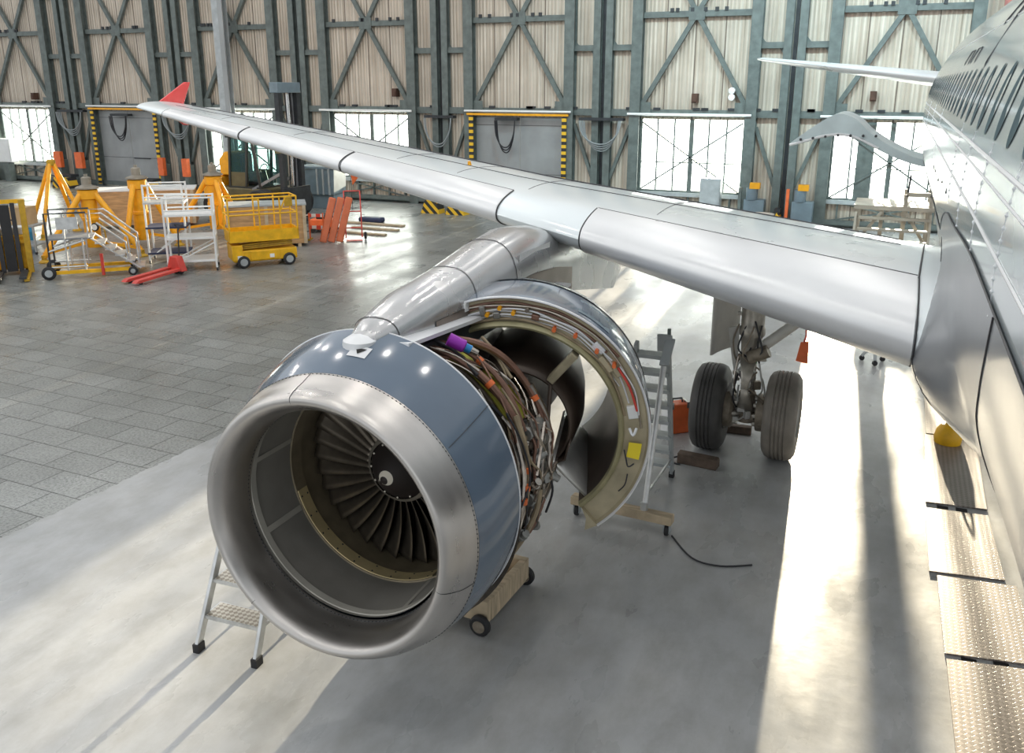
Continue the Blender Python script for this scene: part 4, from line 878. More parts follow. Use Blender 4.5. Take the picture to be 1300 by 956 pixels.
# things at the wheels
t = thing('toolbox', 'orange-red upright case with a white edge on the floor beside the main wheel', 'box', (-2.46, 11.72, 0), R(40))
MB().bb(-0.18, 0.18, -0.1, 0.1, 0, 0.44).build('case', 'orange', t, bevel=0.02); MB().bb(-0.186, -0.13, -0.106, 0.106, 0.0, 0.446).build('rim', 'white_paint', t, bevel=0.01)
MB().tube([(-0.08, 0, 0.44), (-0.07, 0, 0.5), (0.07, 0, 0.5), (0.08, 0, 0.44)], 0.014, 6).build('handle', 'seam_dark', t); MB().bb(-0.14, -0.1, -0.11, 0.11, 0.38, 0.47).bb(0.1, 0.14, -0.11, 0.11, 0.38, 0.47).build('latch', 'chrome', t)
def chock(loc, rz, label, s=1.0):
    t = thing('wheel_chock', label, 'chock', loc, rz, 'dark timber chocks at the main wheel')
    MB().prism([(-0.26 * s, -0.09 * s, 0), (-0.26 * s, 0.09 * s, 0), (-0.26 * s, 0.08 * s, 0.1 * s), (-0.26 * s, 0.03 * s, 0.15 * s), (-0.26 * s, -0.08 * s, 0.14 * s)], (0.52 * s, 0, 0)).build('block', 'chock_wood', t, bevel=0.01)
    MB().tube([(-0.27 * s, 0, 0.06), (-0.36 * s, -0.04, 0.02), (-0.32 * s, -0.12, 0.012), (-0.2 * s, -0.13, 0.012)], 0.012, 6, smooth=4).build('rope', 'cable_black', t)
mat('chock_wood', (0.10, 0.07, 0.05), 0.7, 0, 0.35, 8, bump=0.4, bscale=25)
chock((-1.93, 10.70, 0), R(-6), 'dark timber chock in front of the left main wheel')
chock((-1.66, 12.02, 0), R(4), 'dark timber chock behind the left main wheel, between the wheels', 0.8)
t = thing('tripod_stand', 'small castored stand foot on the floor under the wing root', 'stand', (0.02, 16.3, 0), 0.4)
for k in range(3):
    a = 2 * pi * k / 3 + 0.3; MB().bar((0, 0, 0.35), (0.2 * cos(a), 0.2 * sin(a), 0.09), 0.05, 0.05).build('leg', 'steel_light', t)
    MB().lathe([(0.0, -0.02), (0.045, -0.02), (0.045, 0.02), (0, 0.02)], (0.2 * cos(a), 0.2 * sin(a), 0.046), 'Y', 12).build('castor', 'black_rubber', t)
MB().cyl((0, 0, 0.3), (0, 0, 1.1), 0.03, 0.03, 8).build('post', 'steel_light', t)

mat('orange_dull', (0.62, 0.16, 0.07), 0.5, 0, 0.12, 4)
# ------------------------------------------------------------------ left hand equipment park
def jack(loc, rz, label, legs=3, h=1.95, foot=1.25, cyl=True):
    t = thing('tripod_jack', label, 'jack', loc, rz, 'yellow aircraft tripod jacks')
    if cyl:
        MB().lathe([(0.0, 0.25), (0.20, 0.25), (0.215, 0.3), (0.215, 1.0), (0.235, 1.02), (0.235, 1.1), (0.215, 1.12), (0.215, h - 0.25), (0.27, h - 0.22), (0.27, h + 0.02), (0.2, h + 0.06), (0, h + 0.06)], (0, 0, 0), 'Z', 24).build('cylinder', 'yellow', t)
        MB().lathe([(0.22, h + 0.05), (0.31, h + 0.06), (0.31, h + 0.1), (0.16, h + 0.15), (0.13, h + 0.17), (0.13, h + 0.36), (0.1, h + 0.38), (0.05, h + 0.40), (0.05, h + 0.46), (0, h + 0.46)], (0, 0, 0), 'Z', 20).build('ram_head', 'hub_metal', t)
        MB().lathe([(0, -0.03), (0.11, -0.03), (0.12, 0), (0.11, 0.03), (0, 0.03)], (0.22, -0.2, 0.85), 'Y', 18).build('gauge', 'steel_dark', t); MB().cyl((0.22, -0.235, 0.85), (0.22, -0.225, 0.85), 0.085, 0.085, 16).build('gauge_face', 'white_paint', t)
        MB().tube([(0.22, 0, 1.0), (0.4, -0.1, 0.9), (0.45, -0.1, 0.5), (0.3, -0.1, 0.35)], 0.02, 6, smooth=4).build('hose', 'yellow_dark', t)
    else:
        MB().lathe([(0, h - 0.05), (0.13, h - 0.05), (0.14, h + 0.1), (0.09, h + 0.14), (0, h + 0.14)], (0, 0, 0), 'Z', 16).build('apex', 'yellow_dark', t)
    for k in range(legs):
        a = 2 * pi * k / legs; p = V((0.22 * cos(a), 0.22 * sin(a), h - 0.1)) if cyl else V((0.08 * cos(a), 0.08 * sin(a), h)); q = V((foot * cos(a), foot * sin(a), 0.14))
        MB().cyl(p, q, 0.085 if cyl else 0.06, 0.075 if cyl else 0.06, 12).build('leg', 'yellow', t)
        MB().lathe([(0, 0), (0.15, 0), (0.15, 0.03), (0.07, 0.09), (0.07, 0.2), (0, 0.2)], q + V((0, 0, -0.14)), 'Z', 14).build('foot', 'yellow_dark', t)
        if cyl: MB().bar(q + V((0, 0, 0.1)), (0.2 * cos(a), 0.2 * sin(a), 0.4), 0.06, 0.08).build('stay', 'yellow', t)
    return t
jack((-24.75, 20.6, 0), R(20), 'yellow jack frame of four plain tubes, farthest left tall one', 4, 2.3, 1.0, False)
jack((-20.95, 18.5, 0), R(15), 'yellow tripod jack behind the grey mobile stairs', 3, 1.85, 1.45)
jack((-20.6, 20.0, 0), R(165), 'yellow tripod jack between the stairs and the white shelf trolleys, with tall grey ram', 3, 2.0, 1.0)
jack((-19.95, 22.5, 0), R(-30), 'yellow tripod jack in front of the forklift cab', 3, 1.9, 1.3)
jack((-22.6, 16.3, 0), R(10), 'yellow tripod jack at the left edge behind the stacker', 3, 1.7, 1.1)

# stacker
t = thing('pallet_stacker', 'yellow pallet stacker with black mast at the far left', 'stacker', (-20.65, 15.6, 0), R(48))
for sx in (-1, 1):
    MB().bb(sx * 0.42 - 0.07, sx * 0.42 + 0.07, -0.09, 0.07, 0.05, 1.93).build('mast_rail', 'yellow_dark' if sx > 0 else 'yellow_lift', t, bevel=0.01)
    MB().bb(sx * 0.2 - 0.05, sx * 0.2 + 0.05, -0.05, 0.05, 0.08, 1.85).build('inner_rail', 'cable_black', t)
    MB().bb(sx * 0.28 - 0.08, sx * 0.28 + 0.08, -1.15, -0.1, 0.09, 0.14).build('fork', 'steel_dark', t)
    MB().bb(sx * 0.36 - 0.06, sx * 0.36 + 0.06, -1.1, 0.2, 0.02, 0.085).build('outrigger', 'yellow_dark', t)
MB().bb(-0.12, 0.12, -0.03, 0.03, 0.1, 1.8).build('lift_cylinder', 'black_rubber', t)
for z in (0.85, 1.88): MB().bb(-0.48, 0.48, 0.05, 0.12, z - 0.05, z + 0.05).build('mast_beam', 'yellow_lift', t)
MB().bb(-0.42, 0.42, 0.14, 0.62, 0.12, 1.0).build('body', 'yellow_lift', t, bevel=0.04); MB().bb(-0.36, 0.36, 0.2, 0.58, 1.0, 1.2).build('battery_cover', 'white_paint', t, bevel=0.03)
for sx in (-1, 1): MB().lathe([(0, -0.04), (0.1, -0.04), (0.1, 0.04), (0, 0.04)], (sx * 0.3, 0.5, 0.1), 'X', 16).build('wheel', 'black_rubber', t)
MB().tube([(0, 0.6, 0.9), (0, 0.85, 1.2), (-0.12, 0.9, 1.3), (0.12, 0.9, 1.3)], 0.02, 6).build('tiller', 'cable_black', t)

# grey mobile stairs
t = thing('mobile_stairs', 'grey aluminium mobile stairs with handrails on a yellow wheeled frame', 'stairs', (-18.95, 16.5, 0), R(43))
def rail(pts, nm='handrail', m='alu', r=0.024): return MB().tube(pts, r, 8).build(nm, m, t)
for sy in (-1, 1):
    y = sy * 0.42
    MB().bar((0.15, y, 1.0), (1.25, y, 0.16), 0.03, 0.14, (0, 1, 0)).build('stringer', 'alu', t)
    rail([(0.1, y, 1.0), (0.1, y, 1.62), (0.45, y, 1.62), (1.2, y, 0.95), (1.22, y, 0.30)]); rail([(0.32, y, 1.38), (0.95, y, 0.85), (0.97, y, 0.4)])
    rail([(-0.85, y, 0.12), (-0.85, y, 1.65), (0.1, y, 1.65)], m='steel_dark'); rail([(-0.45, y, 0.12), (-0.45, y, 1.65)]); rail([(-0.05, y, 0.12), (-0.05, y, 1.0)], 'leg'); rail([(-0.85, y, 0.7), (0.0, y, 0.95)]); rail([(-0.85, y, 0.3), (0.0, y, 0.3)])
    MB().bb(-0.95, 1.0, y - 0.05, y + 0.05, 0.12, 0.2).build('frame_beam', 'yellow_lift', t)
    for x, r in ((-0.9, 0.17), (1.05, 0.11)):
        w = MB().lathe([(0.04, -0.045), (r * 0.8, -0.045), (r, -0.025), (r, 0.025), (r * 0.8, 0.045), (0.04, 0.045)], (x, y * 1.18, r), 'Y', 20).build('wheel', 'black_rubber', t); MB().cyl((x, y * 1.18 - 0.05, r), (x, y * 1.18 + 0.05, r), r * 0.55, r * 0.55, 14).build('wheel_disc', 'steel_light', w)
for i in range(5): MB().bb(0.22 + 0.22 * i, 0.46 + 0.22 * i, -0.4, 0.4, 0.83 - 0.166 * i, 0.86 - 0.166 * i).build('step', 'alu', t)
MB().bb(-0.88, 0.2, -0.42, 0.42, 0.98, 1.02).build('platform', 'lift_grey', t); MB().bb(-0.6, -0.1, -0.46, -0.43, 1.25, 1.55).build('sign_board', 'alu', t)
MB().cyl((0.35, -0.5, 0.05), (0.35, -0.5, 0.6), 0.04, 0.04, 10).build('jack_screw', 'red', t)

# white shelf trolleys
def rack(loc, rz, h, w, d, tops, label, shelf_m):
    t = thing('shelf_trolley', label, 'trolley', loc, rz, 'white tube shelf trolleys')
    for x in (-w / 2, w / 2):
        for y in (-d / 2, d / 2):
            MB().cyl((x, y, 0.08), (x, y, h), 0.028, 0.028, 8).build('post', 'white_paint', t); MB().lathe([(0, -0.02), (0.045, -0.02), (0.045, 0.02), (0, 0.02)], (x, y, 0.046), 'X', 12).build('castor', 'black_rubber', t)
    for z, mm in zip(tops, shelf_m):
        MB().bb(-w / 2 - 0.03, w / 2 + 0.03, -d / 2 - 0.03, d / 2 + 0.03, z, z + 0.05).build('shelf', mm, t)
    for y in (-d / 2, d / 2):
        MB().cyl((-w / 2, y, 0.15), (w / 2, y, tops[1] - 0.1), 0.018, 0.018, 6).build('brace', 'white_paint', t); MB().cyl((-w / 2, y, h - 0.03), (w / 2, y, h - 0.03), 0.022, 0.022, 6).build('top_bar', 'white_paint', t); MB().cyl((-w / 2, y, h - 0.35), (w / 2, y, h - 0.35), 0.022, 0.022, 6).build('top_bar', 'white_paint', t)
    return t
rack((-18.35, 18.75, 0), R(35), 2.15, 1.0, 0.75, (0.25, 0.95, 1.62), 'taller white tube trolley with dark blue trays beside the grey stairs', ('navy', 'navy', 'alu'))
rack((-16.95, 18.1, 0), R(38), 1.95, 1.2, 0.75, (0.25, 0.85, 1.45), 'wider white tube trolley with pale shelves left of the yellow scissor lift', ('white_paint', 'white_paint', 'white_paint'))

# scissor lift
t = thing('scissor_lift', 'small yellow scissor lift with railed platform', 'scissor lift', (-15.65, 19.35, 0), R(50))
MB().bb(-0.85, 0.85, -0.36, 0.36, 0.16, 0.46).build('chassis', 'yellow_lift', t, bevel=0.03)
MB().bb(-0.4, 0.35, -0.385, -0.36, 0.2, 0.43).build('side_door', 'yellow_lift', t, bevel=0.01); MB().bb(-0.88, -0.6, -0.38, 0.38, 0.2, 0.62).build('control_box', 'yellow_lift', t, bevel=0.02)
for x in (-0.6, 0.62):
    for y in (-0.38, 0.38):
        w = MB().lathe([(0.03, -0.05), (0.14, -0.05), (0.165, -0.03), (0.165, 0.03), (0.14, 0.05), (0.03, 0.05)], (x, y, 0.166), 'Y', 22).build('wheel', 'black_rubber', t); MB().cyl((x, y - 0.055, 0.166), (x, y + 0.055, 0.166), 0.10, 0.10, 14).build('wheel_disc', 'steel_light', w)
for i in range(3):
    for y in (-0.25, 0.25):
        MB().bar((-0.75, y, 0.50 + 0.05 * i), (0.75, y, 0.56 + 0.05 * i), 0.05, 0.035).build('scissor_arm', 'yellow_dark', t)
MB().bb(-0.92, 0.92, -0.40, 0.40, 0.70, 0.78).build('deck', 'yellow_lift', t)
for a in ((-0.92, 0.92, -0.40, -0.38), (-0.92, 0.92, 0.38, 0.40), (-0.92, -0.90, -0.4, 0.4), (0.90, 0.92, -0.4, 0.4)): MB().bb(a[0], a[1], a[2], a[3], 0.78, 1.0).build('toe_board', 'yellow_lift', t)
def sr(p): return MB().tube(p, 0.022, 8).build('guard_rail', 'yellow_lift', t)
for z in (1.42, 1.85):
    sr([(-0.9, -0.38, z), (0.9, -0.38, z)]); sr([(-0.9, 0.38, z), (0.9, 0.38, z)]); sr([(0.9, -0.38, z), (0.9, 0.38, z)]); sr([(-0.9, -0.38, z), (-0.9, 0.38, z)])
for x in (-0.9, -0.1, 0.45, 0.9):
    for y in (-0.38, 0.38): sr([(x, y, 1.0), (x, y, 1.85)])
sr([(0.45, -0.38, 1.45), (0.62, -0.38, 1.85)]); MB().box((0.7, -0.30, 1.7), (0.2, 0.12, 0.22)).build('control_panel', 'yellow_dark', t)
for x in (-0.75, 0.1): MB().bb(x, x + 0.12, -0.392, -0.386, 0.24, 0.34).build('sticker', 'white_paint', t)

# pallet truck
t = thing('pallet_truck', 'red hand pallet truck on the floor in front of the white trolleys', 'pallet truck', (-16.85, 17.25, 0), R(-6))
for sx in (-1, 1):
    MB().prism([(sx * 0.19 - 0.08, 0, 0.14), (sx * 0.19 - 0.08, 0, 0.19), (sx * 0.19 - 0.08, -1.3, 0.12), (sx * 0.19 - 0.08, -1.4, 0.06), (sx * 0.19 - 0.08, -1.3, 0.05)], (0.16, 0, 0)).build('fork', 'red', t); MB().lathe([(0, -0.04), (0.04, -0.04), (0.04, 0.04), (0, 0.04)], (sx * 0.19, -1.2, 0.041), 'X', 10).build('roller', 'black_rubber', t)
MB().prism([(-0.28, 0, 0.1), (0.28, 0, 0.1), (0.13, 0, 0.48), (-0.13, 0, 0.48)], (0, 0.2, 0)).build('head', 'red', t, bevel=0.02)
for sx in (-1, 1): MB().lathe([(0, -0.03), (0.09, -0.03), (0.09, 0.03), (0, 0.03)], (sx * 0.08, 0.14, 0.091), 'X', 14).build('wheel', 'black_rubber', t)
MB().tube([(0, 0.2, 0.4), (-0.05, 0.3, 1.15), (-0.18, 0.32, 1.25), (0.1, 0.32, 1.25), (-0.03, 0.3, 1.15)], 0.02, 7).build('tiller', 'cable_black', t)

# forklift
t = thing('forklift', 'large dark forklift with tall mast and glazed cab by the far wall', 'forklift', (-21.65, 26.5, 0), R(-2))
mat('cab_glass', (0.05, 0.12, 0.125), 0.08, 0.0, 0.3, 2, spec=0.6)
mat('cab_dark', (0.03, 0.032, 0.028), 0.4, 0, 0.2)
def see(m, f):
    nt = m.node_tree; b = nt.nodes['Principled BSDF']; tr = nt.nodes.new('ShaderNodeBsdfTransparent'); tr.inputs[0].default_value = (0.75, 0.92, 0.9, 1)
    mx = nt.nodes.new('ShaderNodeMixShader'); mx.inputs[0].default_value = f; nt.links.new(b.outputs[0], mx.inputs[1]); nt.links.new(tr.outputs[0], mx.inputs[2]); nt.links.new(mx.outputs[0], nt.nodes['Material Output'].inputs['Surface'])
see(MATS['cab_glass'], 0.62)
MB().bb(-0.25, 0.25, -0.25, 0.25, 1.2, 1.65).bb(-0.3, -0.15, -0.25, 0.25, 1.6, 2.3).build('driver_seat', 'cable_black', t, bevel=0.04)
MB().tube([(0.75, 0, 1.2), (0.6, 0, 1.75)], 0.03, 7).tube([(0.55 + 0.05 * sin(a / 12 * 2 * pi), 0.2 * cos(a / 12 * 2 * pi), 1.8 + 0.16 * sin(a / 12 * 2 * pi)) for a in range(12)], 0.02, 6, closed=True).build('steering_wheel', 'cable_black', t)
MB().bb(-1.1, 1.25, -0.75, 0.75, 0.45, 1.15).build('chassis', 'olive', t, bevel=0.06)
MB().prism([(-1.75, -0.7, 0.55), (-1.1, -0.7, 0.5), (-0.9, -0.7, 1.55), (-1.55, -0.7, 1.5), (-1.8, -0.7, 1.2)], (0, 1.4, 0)).build('counterweight', 'yellow', t, bevel=0.08)
MB().prism([(-1.0, -0.55, 1.55), (-0.45, -0.55, 1.55), (-0.45, -0.55, 2.35), (-0.75, -0.55, 2.4), (-1.05, -0.55, 2.1)], (0, 1.1, 0)).build('engine_cover', 'yellow', t, bevel=0.05)
MB().cyl((-0.7, 0.45, 2.3), (-0.7, 0.45, 3.1), 0.09, 0.09, 12).build('exhaust_stack', 'chrome', t)
cab = MB()
for x0, x1 in ((-0.45, -0.35), (0.30, 0.45), (0.95, 0.62)):
    for y in (-0.68, 0.68): cab.bar((x0, y, 1.1), (x1, y * 0.95, 2.95), 0.09, 0.09)
cab.bb(-0.5, 0.75, -0.72, 0.72, 2.9, 3.02).bb(-0.5, 1.0, -0.72, 0.72, 1.05, 1.2).build('cab_frame', 'cab_dark', t, bevel=0.015)
for y in (-0.66, 0.66):
    MB().add([(-0.40, y, 1.7), (0.36, y, 1.7), (0.36, y * 0.97, 2.9), (-0.36, y * 0.97, 2.9)], [(0, 1, 2, 3)]).build('cab_window', 'cab_glass', t); MB().add([(0.40, y, 1.4), (0.88, y, 1.4), (0.62, y * 0.97, 2.9), (0.40, y * 0.97, 2.9)], [(0, 1, 2, 3)]).build('cab_window', 'cab_glass', t)
    MB().bb(-0.42, 0.36, y - 0.02, y + 0.02, 1.15, 1.7).build('cab_door', 'olive', t)
MB().add([(0.95, -0.64, 1.2), (0.95, 0.64, 1.2), (0.64, 0.62, 2.9), (0.64, -0.62, 2.9)], [(0, 1, 2, 3)]).build('windscreen', 'cab_glass', t); MB().bb(-0.43, -0.41, -0.62, 0.62, 1.6, 2.9).build('rear_window', 'cab_glass', t)
for x, r, n in ((1.2, 0.58, 2), (-1.15, 0.46, 1)):
    for sy in (-1, 1):
        for j in range(n):
            y = sy * (0.82 + 0.30 * j)
            w = MB().lathe([(0.1, -0.13), (r * 0.6, -0.13), (r * 0.93, -0.13), (r, -0.08), (r, -0.02), (r * 0.96, 0), (r, 0.02), (r, 0.08), (r * 0.93, 0.13), (r * 0.6, 0.13), (0.1, 0.13)], (x, y, r), 'Y', 28).build('wheel', 'black_rubber', t); MB().cyl((x, y - 0.135, r), (x, y + 0.135, r), r * 0.5, r * 0.5, 18).build('wheel_rim', 'yellow_dark', w)
for sy in (-1, 1):
    MB().bb(1.75, 1.93, sy * 0.5 - 0.09, sy * 0.5 + 0.09, 0.15, 4.65).build('mast_rail', 'steel_dark', t); MB().bb(1.62, 1.75, sy * 0.36 - 0.06, sy * 0.36 + 0.06, 0.3, 4.55).build('inner_mast', 'lift_grey', t)
    MB().cyl((1.68, sy * 0.22, 0.4), (1.68, sy * 0.22, 4.4), 0.06, 0.06, 12).build('lift_cylinder', 'chrome', t); MB().bb(2.0, 3.2, sy * 0.45 - 0.08, sy * 0.45 + 0.08, 0.08, 0.16).build('fork', 'steel_dark', t); MB().bar((0.6, sy * 0.7, 1.1), (1.75, sy * 0.5, 1.7), 0.10, 0.10).build('tilt_cylinder', 'lift_grey', t)
MB().bb(1.58, 1.95, -0.62, 0.62, 4.45, 4.8).build('mast_head', 'blue_grey', t, bevel=0.02); MB().bb(1.93, 2.02, -0.75, 0.75, 0.3, 1.2).build('carriage', 'steel_dark', t); MB().bb(1.6, 1.9, -0.6, 0.6, 2.4, 2.6).build('mast_beam', 'olive', t); MB().box((1.65, -0.5, 2.75), (0.12, 0.12, 0.1)).build('beacon', 'yellow', t)
for y in (-0.3, 0.0, 0.3): MB().tube([(1.72, y, 4.5), (1.78, y, 3.0), (1.72, y, 1.2)], 0.025, 6, smooth=3).build('chain', 'black_rubber', t)

# boxes, crates and bins
def crate(loc, rz, d, label, m='plywood', top='white_paint'):
    t = thing('wooden_crate', label, 'crate', loc, rz, 'plywood crates behind the jacks')
    MB().bb(-d[0] / 2, d[0] / 2, -d[1] / 2, d[1] / 2, 0.1, d[2]).build('box', m, t, bevel=0.01); MB().bb(-d[0] / 2 - 0.03, d[0] / 2 + 0.03, -d[1] / 2 - 0.03, d[1] / 2 + 0.03, d[2], d[2] + 0.05).build('lid', top, t)
    for x in (-0.4, 0, 0.4): MB().bb(x * d[0] - 0.05, x * d[0] + 0.05, -d[1] / 2, d[1] / 2, 0, 0.1).build('skid', 'wood_pale', t)
    for x in (-0.48, 0.0, 0.48): MB().bb(x * d[0] - 0.05, x * d[0] + 0.05, -d[1] / 2 - 0.025, -d[1] / 2, 0.1, d[2]).build('batten', 'wood_pale', t)
crate((-23.9, 23.3, 0), R(38), (3.6, 1.1, 1.25), 'long plywood crate with pale lid behind the two middle jacks')
crate((-17.4, 21.8, 0), R(38), (2.3, 1.0, 1.25), 'plywood crate with grey lid behind the yellow scissor lift', top='steel_light')
t = thing('cardboard_box', 'cardboard box on a trolley behind the stairs handrail', 'box', (-23.1, 18.0, 0.85), R(20)); MB().bb(-0.3, 0.3, -0.25, 0.25, 0, 0.5).build('box', 'cardboard', t); MB().bb(-0.3, 0.3, -0.03, 0.03, 0.5, 0.503).build('tape', 'wood_pale', t)
t = thing('equipment_cart', 'grey cart carrying a cardboard box behind the mobile stairs', 'cart', (-23.1, 18.0, 0), R(20))
MB().bb(-0.5, 0.5, -0.35, 0.35, 0.8, 0.85).build('top', 'steel_light', t); MB().bb(-0.5, 0.5, -0.35, 0.35, 0.25, 0.3).build('shelf', 'steel_light', t)
for x in (-0.46, 0.46):
    for y in (-0.3, 0.3): MB().bb(x - 0.025, x + 0.025, y - 0.025, y + 0.025, 0.08, 0.85).build('leg', 'steel_light', t); MB().lathe([(0, -0.02), (0.04, -0.02), (0.04, 0.02), (0, 0.02)], (x, y, 0.041), 'X', 10).build('castor', 'black_rubber', t)
t = thing('plastic_drum', 'light blue plastic drum behind the stacker at the far left', 'drum', (-24.3, 18.9, 0))
MB().lathe([(0, 0), (0.28, 0), (0.3, 0.05), (0.3, 0.4), (0.31, 0.42), (0.3, 0.45), (0.3, 0.9), (0.26, 0.97), (0, 0.97)], (0, 0, 0), 'Z', 24).build('drum', 'blue_plastic', t); MB().cyl((0.12, 0, 0.96), (0.12, 0, 1.0), 0.05, 0.05, 10).build('bung', 'white_paint', t)
t = thing('tipping_bin', 'blue-grey ribbed bin beside the forklift under the wing', 'bin', (-21.0, 29.9, 0), R(10))
MB().prism([(-0.75, -0.6, 0.55), (0.75, -0.6, 0.55), (0.8, -0.6, 1.55), (-0.85, -0.6, 1.55)], (0, 1.2, 0)).build('bin', 'blue_grey', t, bevel=0.02); MB().bb(-0.9, 0.85, -0.65, 0.65, 1.55, 1.62).build('rim', 'blue_grey', t)
for x in (0.1, 0.35, 0.6): MB().bb(x - 0.03, x + 0.03, -0.68, -0.6, 0.55, 1.55).build('rib', 'steel_light', t)
MB().bb(-0.7, 0.7, -0.5, 0.5, 0.0, 0.55).build('base', 'blue_grey', t)

# orange sledge of tubes on a hand truck
t = thing('orange_tube_pack', 'three orange long tubes leaning on the small red hand truck', 'tube pack', (-15.85, 22.95, 0), R(35))
for i in range(3): MB().bar((-0.30 + 0.25 * i, -0.08, 0.03), (0.08 + 0.25 * i, 0.10, 1.38), 0.22, 0.12, (0, -1, 0)).build('tube', 'orange_dull', t, bevel=0.04)
MB().bar((-0.34, 0.03, 0.35), (0.42, 0.03, 0.35), 0.03, 0.03).build('strap', 'red', t)
t = thing('hand_truck', 'red two-wheeled hand truck behind the orange tubes', 'hand truck', (-15.45, 23.55, 0), R(35))
for sx in (-1, 1):
    MB().tube([(sx * 0.25, -0.05, 0.1), (sx * 0.25, 0.22, 1.35), (sx * 0.25, 0.45, 1.5)], 0.02, 7).build('rail', 'red', t); w = MB().lathe([(0.02, -0.04), (0.1, -0.04), (0.13, 0), (0.1, 0.04), (0.02, 0.04)], (sx * 0.36, 0.1, 0.131), 'X', 18).build('wheel', 'black_rubber', t); MB().cyl((sx * 0.36 - 0.042, 0.1, 0.131), (sx * 0.36 + 0.042, 0.1, 0.131), 0.05, 0.05, 10).build('wheel_disc', 'steel_light', w)
for z, y in ((0.4, 0.02), (0.9, 0.12), (1.5, 0.45)): MB().cyl((-0.25, y, z), (0.25, y, z), 0.018, 0.018, 7).build('crossbar', 'red', t)
MB().bb(-0.25, 0.25, -0.25, -0.03, 0.02, 0.04).build('toe_plate', 'red', t)
# barrier stand, striped tape, small orange machine
mat('tape_stripe', (0.8, 0.2, 0.15), 0.6)
hz = hazard('tape_redwhite', 22, 0); hz.node_tree.nodes
for n in hz.node_tree.nodes:
    if n.type == 'MIX_RGB': n.inputs[1].default_value = (0.85, 0.85, 0.85, 1); n.inputs[2].default_value = (0.8, 0.08, 0.05, 1)
t = thing('barrier_stand', 'small orange barrier frame with red and white tape', 'barrier', (-16.6, 23.2, 0), R(20))
for x in (-0.22, 0.22): MB().cyl((x, 0, 0), (x, 0, 0.85), 0.025, 0.025, 8).build('post', 'orange', t); MB().bb(x - 0.03, x + 0.03, -0.2, 0.2, 0, 0.04).build('foot', 'yellow_dark', t)
MB().bb(-0.25, 0.25, -0.01, 0.01, 0.72, 0.82).build('board', 'tape_redwhite', t); MB().bb(-0.25, 0.25, -0.01, 0.01, 0.35, 0.45).build('board', 'tape_redwhite', t)
tag(MB().tube([(-16.85, 23.2, 0.78), (-17.5, 23.3, 0.6), (-18.6, 23.2, 0.02)], 0.02, 6, smooth=5).build('barrier_tape', 'tape_redwhite'), 'red and white tape strung from the small barrier frame toward the crates', 'tape')
t = thing('floor_machine', 'small orange machine on the floor behind the barrier frame', 'machine', (-17.3, 24.6, 0), R(15))
MB().bb(-0.4, 0.4, -0.25, 0.25, 0.1, 0.45).build('body', 'orange', t, bevel=0.04); MB().bb(-0.2, 0.2, -0.2, 0.2, 0.45, 0.6).build('motor', 'steel_dark', t, bevel=0.03)
for x in (-0.3, 0.3):
    for y in (-0.27, 0.27): MB().lathe([(0, -0.03), (0.1, -0.03), (0.1, 0.03), (0, 0.03)], (x, y, 0.101), 'Y', 14).build('wheel', 'black_rubber', t)
for (x, y, L, a), l in zip(((-16.7, 26.6, 2.6, 4), (-16.2, 24.7, 2.4, 10), (-16.0, 25.7, 1.8, -3)), ('plank farthest from the orange tubes, near the wall', 'plank nearest the orange tubes', 'plank between the other two')):
    tag(MB().box((0, 0, 0.03), (L, 0.2, 0.05)).build('floor_plank', 'wood_pale'), 'wooden plank lying on the floor behind the orange tubes, ' + l, 'plank', 'planks on the floor').location = (x, y, 0)
t = tag(MB().box((0, 0, 0.09), (0.9, 0.4, 0.18)).build('tool_bag', 'navy', bevel=0.06), 'dark tool bag lying on the floor behind the orange tubes', 'bag'); t.location = (-17.0, 27.1, 0)
t = thing('warning_flag', 'small orange triangular flag on a thin post by the wall under the wing', 'flag', (-19.7, 30.0, 0))
MB().prism([(0, 0, 1.4), (0.5, 0, 1.4), (0.05, 0.02, 0.9)], (0, 0.02, 0)).build('flag', 'orange', t); MB().cyl((0, 0.02, 0), (0, 0.02, 1.42), 0.015, 0.015, 6).cyl((0, 0.02, 0), (0, 0.02, 0.03), 0.15, 0.15, 10).build('post', 'steel_dark', t)

mat('dock_wood', (0.42, 0.38, 0.31), 0.6, 0, 0.15)
# right hand: docking steps behind the wing
t = thing('docking_steps', 'pale wooden docking steps standing behind the wing near the fuselage', 'steps', (0.1, 28.2, 0), 0)
for x in (-0.95, -0.3, 0.3, 0.95):
    for y in (-0.8, 0.8): MB().bb(x - 0.05, x + 0.05, y - 0.05, y + 0.05, 0, 1.75 if x > 0 else 1.35).build('post', 'dock_wood', t)
for z in (1.3,): MB().bb(-1.05, 1.05, -0.9, 0.9, z, z + 0.12).build('deck', 'dock_wood', t)
for i in range(4): MB().bb(-0.9, 1.0, -1.1 - 0.16 * i, -0.85 - 0.16 * i, 1.05 - 0.3 * i, 1.11 - 0.3 * i).build('step', 'dock_wood', t)
for x0, x1 in ((-0.95, -0.3), (0.95, 0.35)): MB().bar((x0, -0.87, 0.3), (x1, -0.87, 1.25), 0.08, 0.12, (0, 1, 0)).build('brace', 'dock_wood', t)
MB().cyl((0.3, -0.8, 1.3), (0.35, -0.8, 2.3), 0.03, 0.03, 8).build('rail_post', 'steel_dark', t); MB().bb(0.3, 1.0, -0.85, -0.75, 1.7, 1.82).build('top_rail', 'dock_wood', t)
for sx in (-1, 1): MB().bar((sx * 0.98, -0.9, 1.2), (sx * 0.98, -1.6, 0.0), 0.06, 0.14, (0, 1, 0)).build('stringer', 'dock_wood', t)
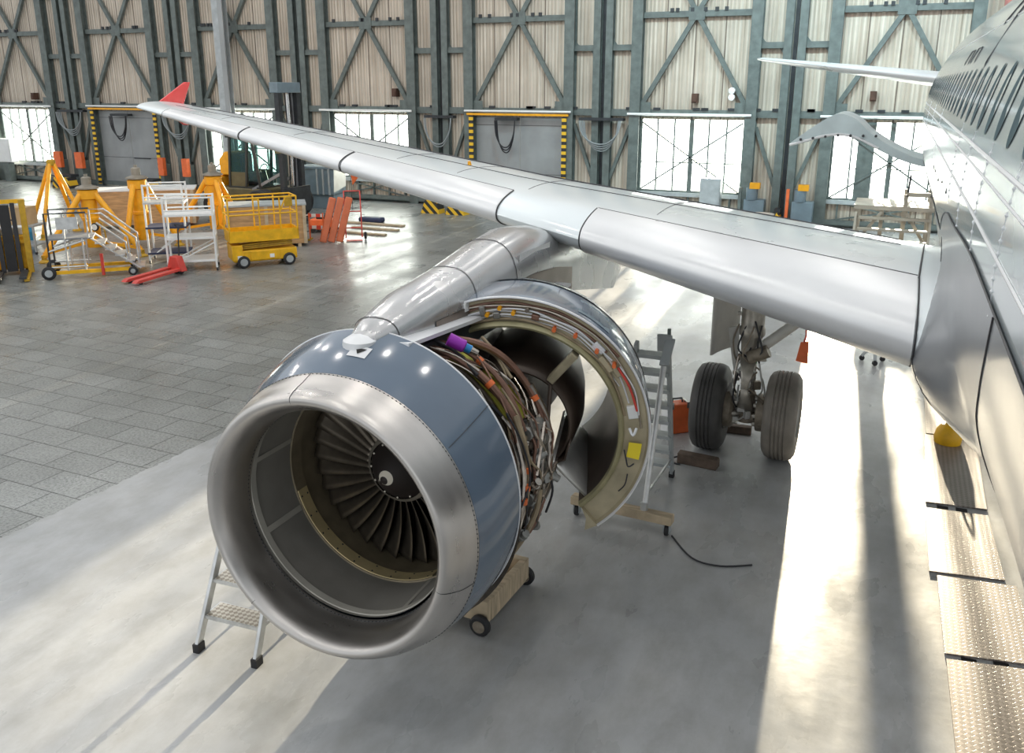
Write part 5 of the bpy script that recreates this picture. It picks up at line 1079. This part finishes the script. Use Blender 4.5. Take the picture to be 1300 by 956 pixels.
# ------------------------------------------------------------------ light and camera
w = bpy.data.worlds.new('World'); SC.world = w; w.use_nodes = True
nt = w.node_tree; N = nt.nodes; L = nt.links; bg = N['Background']
tc = N.new('ShaderNodeTexCoord'); sp = N.new('ShaderNodeSeparateXYZ'); L.new(tc.outputs['Generated'], sp.inputs[0])
cr = N.new('ShaderNodeValToRGB'); L.new(sp.outputs['Z'], cr.inputs[0]); ce = cr.color_ramp.elements
ce[0].position = 0.0; ce[0].color = (0.85, 0.88, 0.9, 1); ce[1].position = 0.9; ce[1].color = (0.62, 0.64, 0.66, 1)
ce.new(0.25).color = (0.80, 0.84, 0.87, 1)
L.new(cr.outputs[0], bg.inputs[0]); bg.inputs[1].default_value = 1.14
sun = bpy.data.lights.new('sun', 'SUN'); sun.energy = 38; sun.color = (1.0, 0.87, 0.64); sun.angle = R(0.7)
so = bpy.data.objects.new('sun', sun); COL.objects.link(so); so.rotation_euler = V((0.055, -1, -0.122)).to_track_quat('-Z', 'Y').to_euler(); so.location = (0, 40, 10)
for i, x in enumerate((-26, -19, -12, -6, -1)):
    for j, y in enumerate((0, 5, 10, 16, 22)):
        l = bpy.data.lights.new('hall_lamp', 'POINT'); l.energy = 200; l.color = (1, 0.96, 0.9); l.shadow_soft_size = 0.16
        o = bpy.data.objects.new('hall_lamp', l); COL.objects.link(o); o.location = (x, y, 13)
cam = bpy.data.cameras.new('camera'); co = bpy.data.objects.new('camera', cam); COL.objects.link(co)
cam.sensor_fit = 'HORIZONTAL'; cam.sensor_width = 36; cam.lens = 36 * 1123.2 / 1300
cam.shift_y = -45 / 1300; cam.clip_start = 0.05; cam.clip_end = 300
co.location = (0, 0, 4.759); co.rotation_euler = (R(90 - 16.23), 0, R(23.08))
SC.camera = co
SC.view_settings.view_transform = 'Standard'; SC.view_settings.look = 'None'; SC.view_settings.exposure = 0.0
SC.cycles.use_denoising = True
SC.cycles.caustics_reflective = False; SC.cycles.caustics_refractive = False; SC.cycles.max_bounces = 6; SC.cycles.transparent_max_bounces = 8
SC.cycles.sample_clamp_indirect = 6
# added cool fill lights, no real fixtures, brightening the far wall by the tail
for x, e in ((-9, 700), (-3, 1300), (2, 1300)):
    l = bpy.data.lights.new('wall_fill_light', 'SPOT'); l.energy = e * 2.2; l.color = (0.62, 0.92, 1.0); l.spot_size = R(95); l.spot_blend = 1.0; l.shadow_soft_size = 0.4
    o = bpy.data.objects.new('wall_fill_light', l); COL.objects.link(o); o.location = (x, 24, 12); o.rotation_euler = V((0.05, 8.5, -9)).to_track_quat('-Z', 'Y').to_euler()
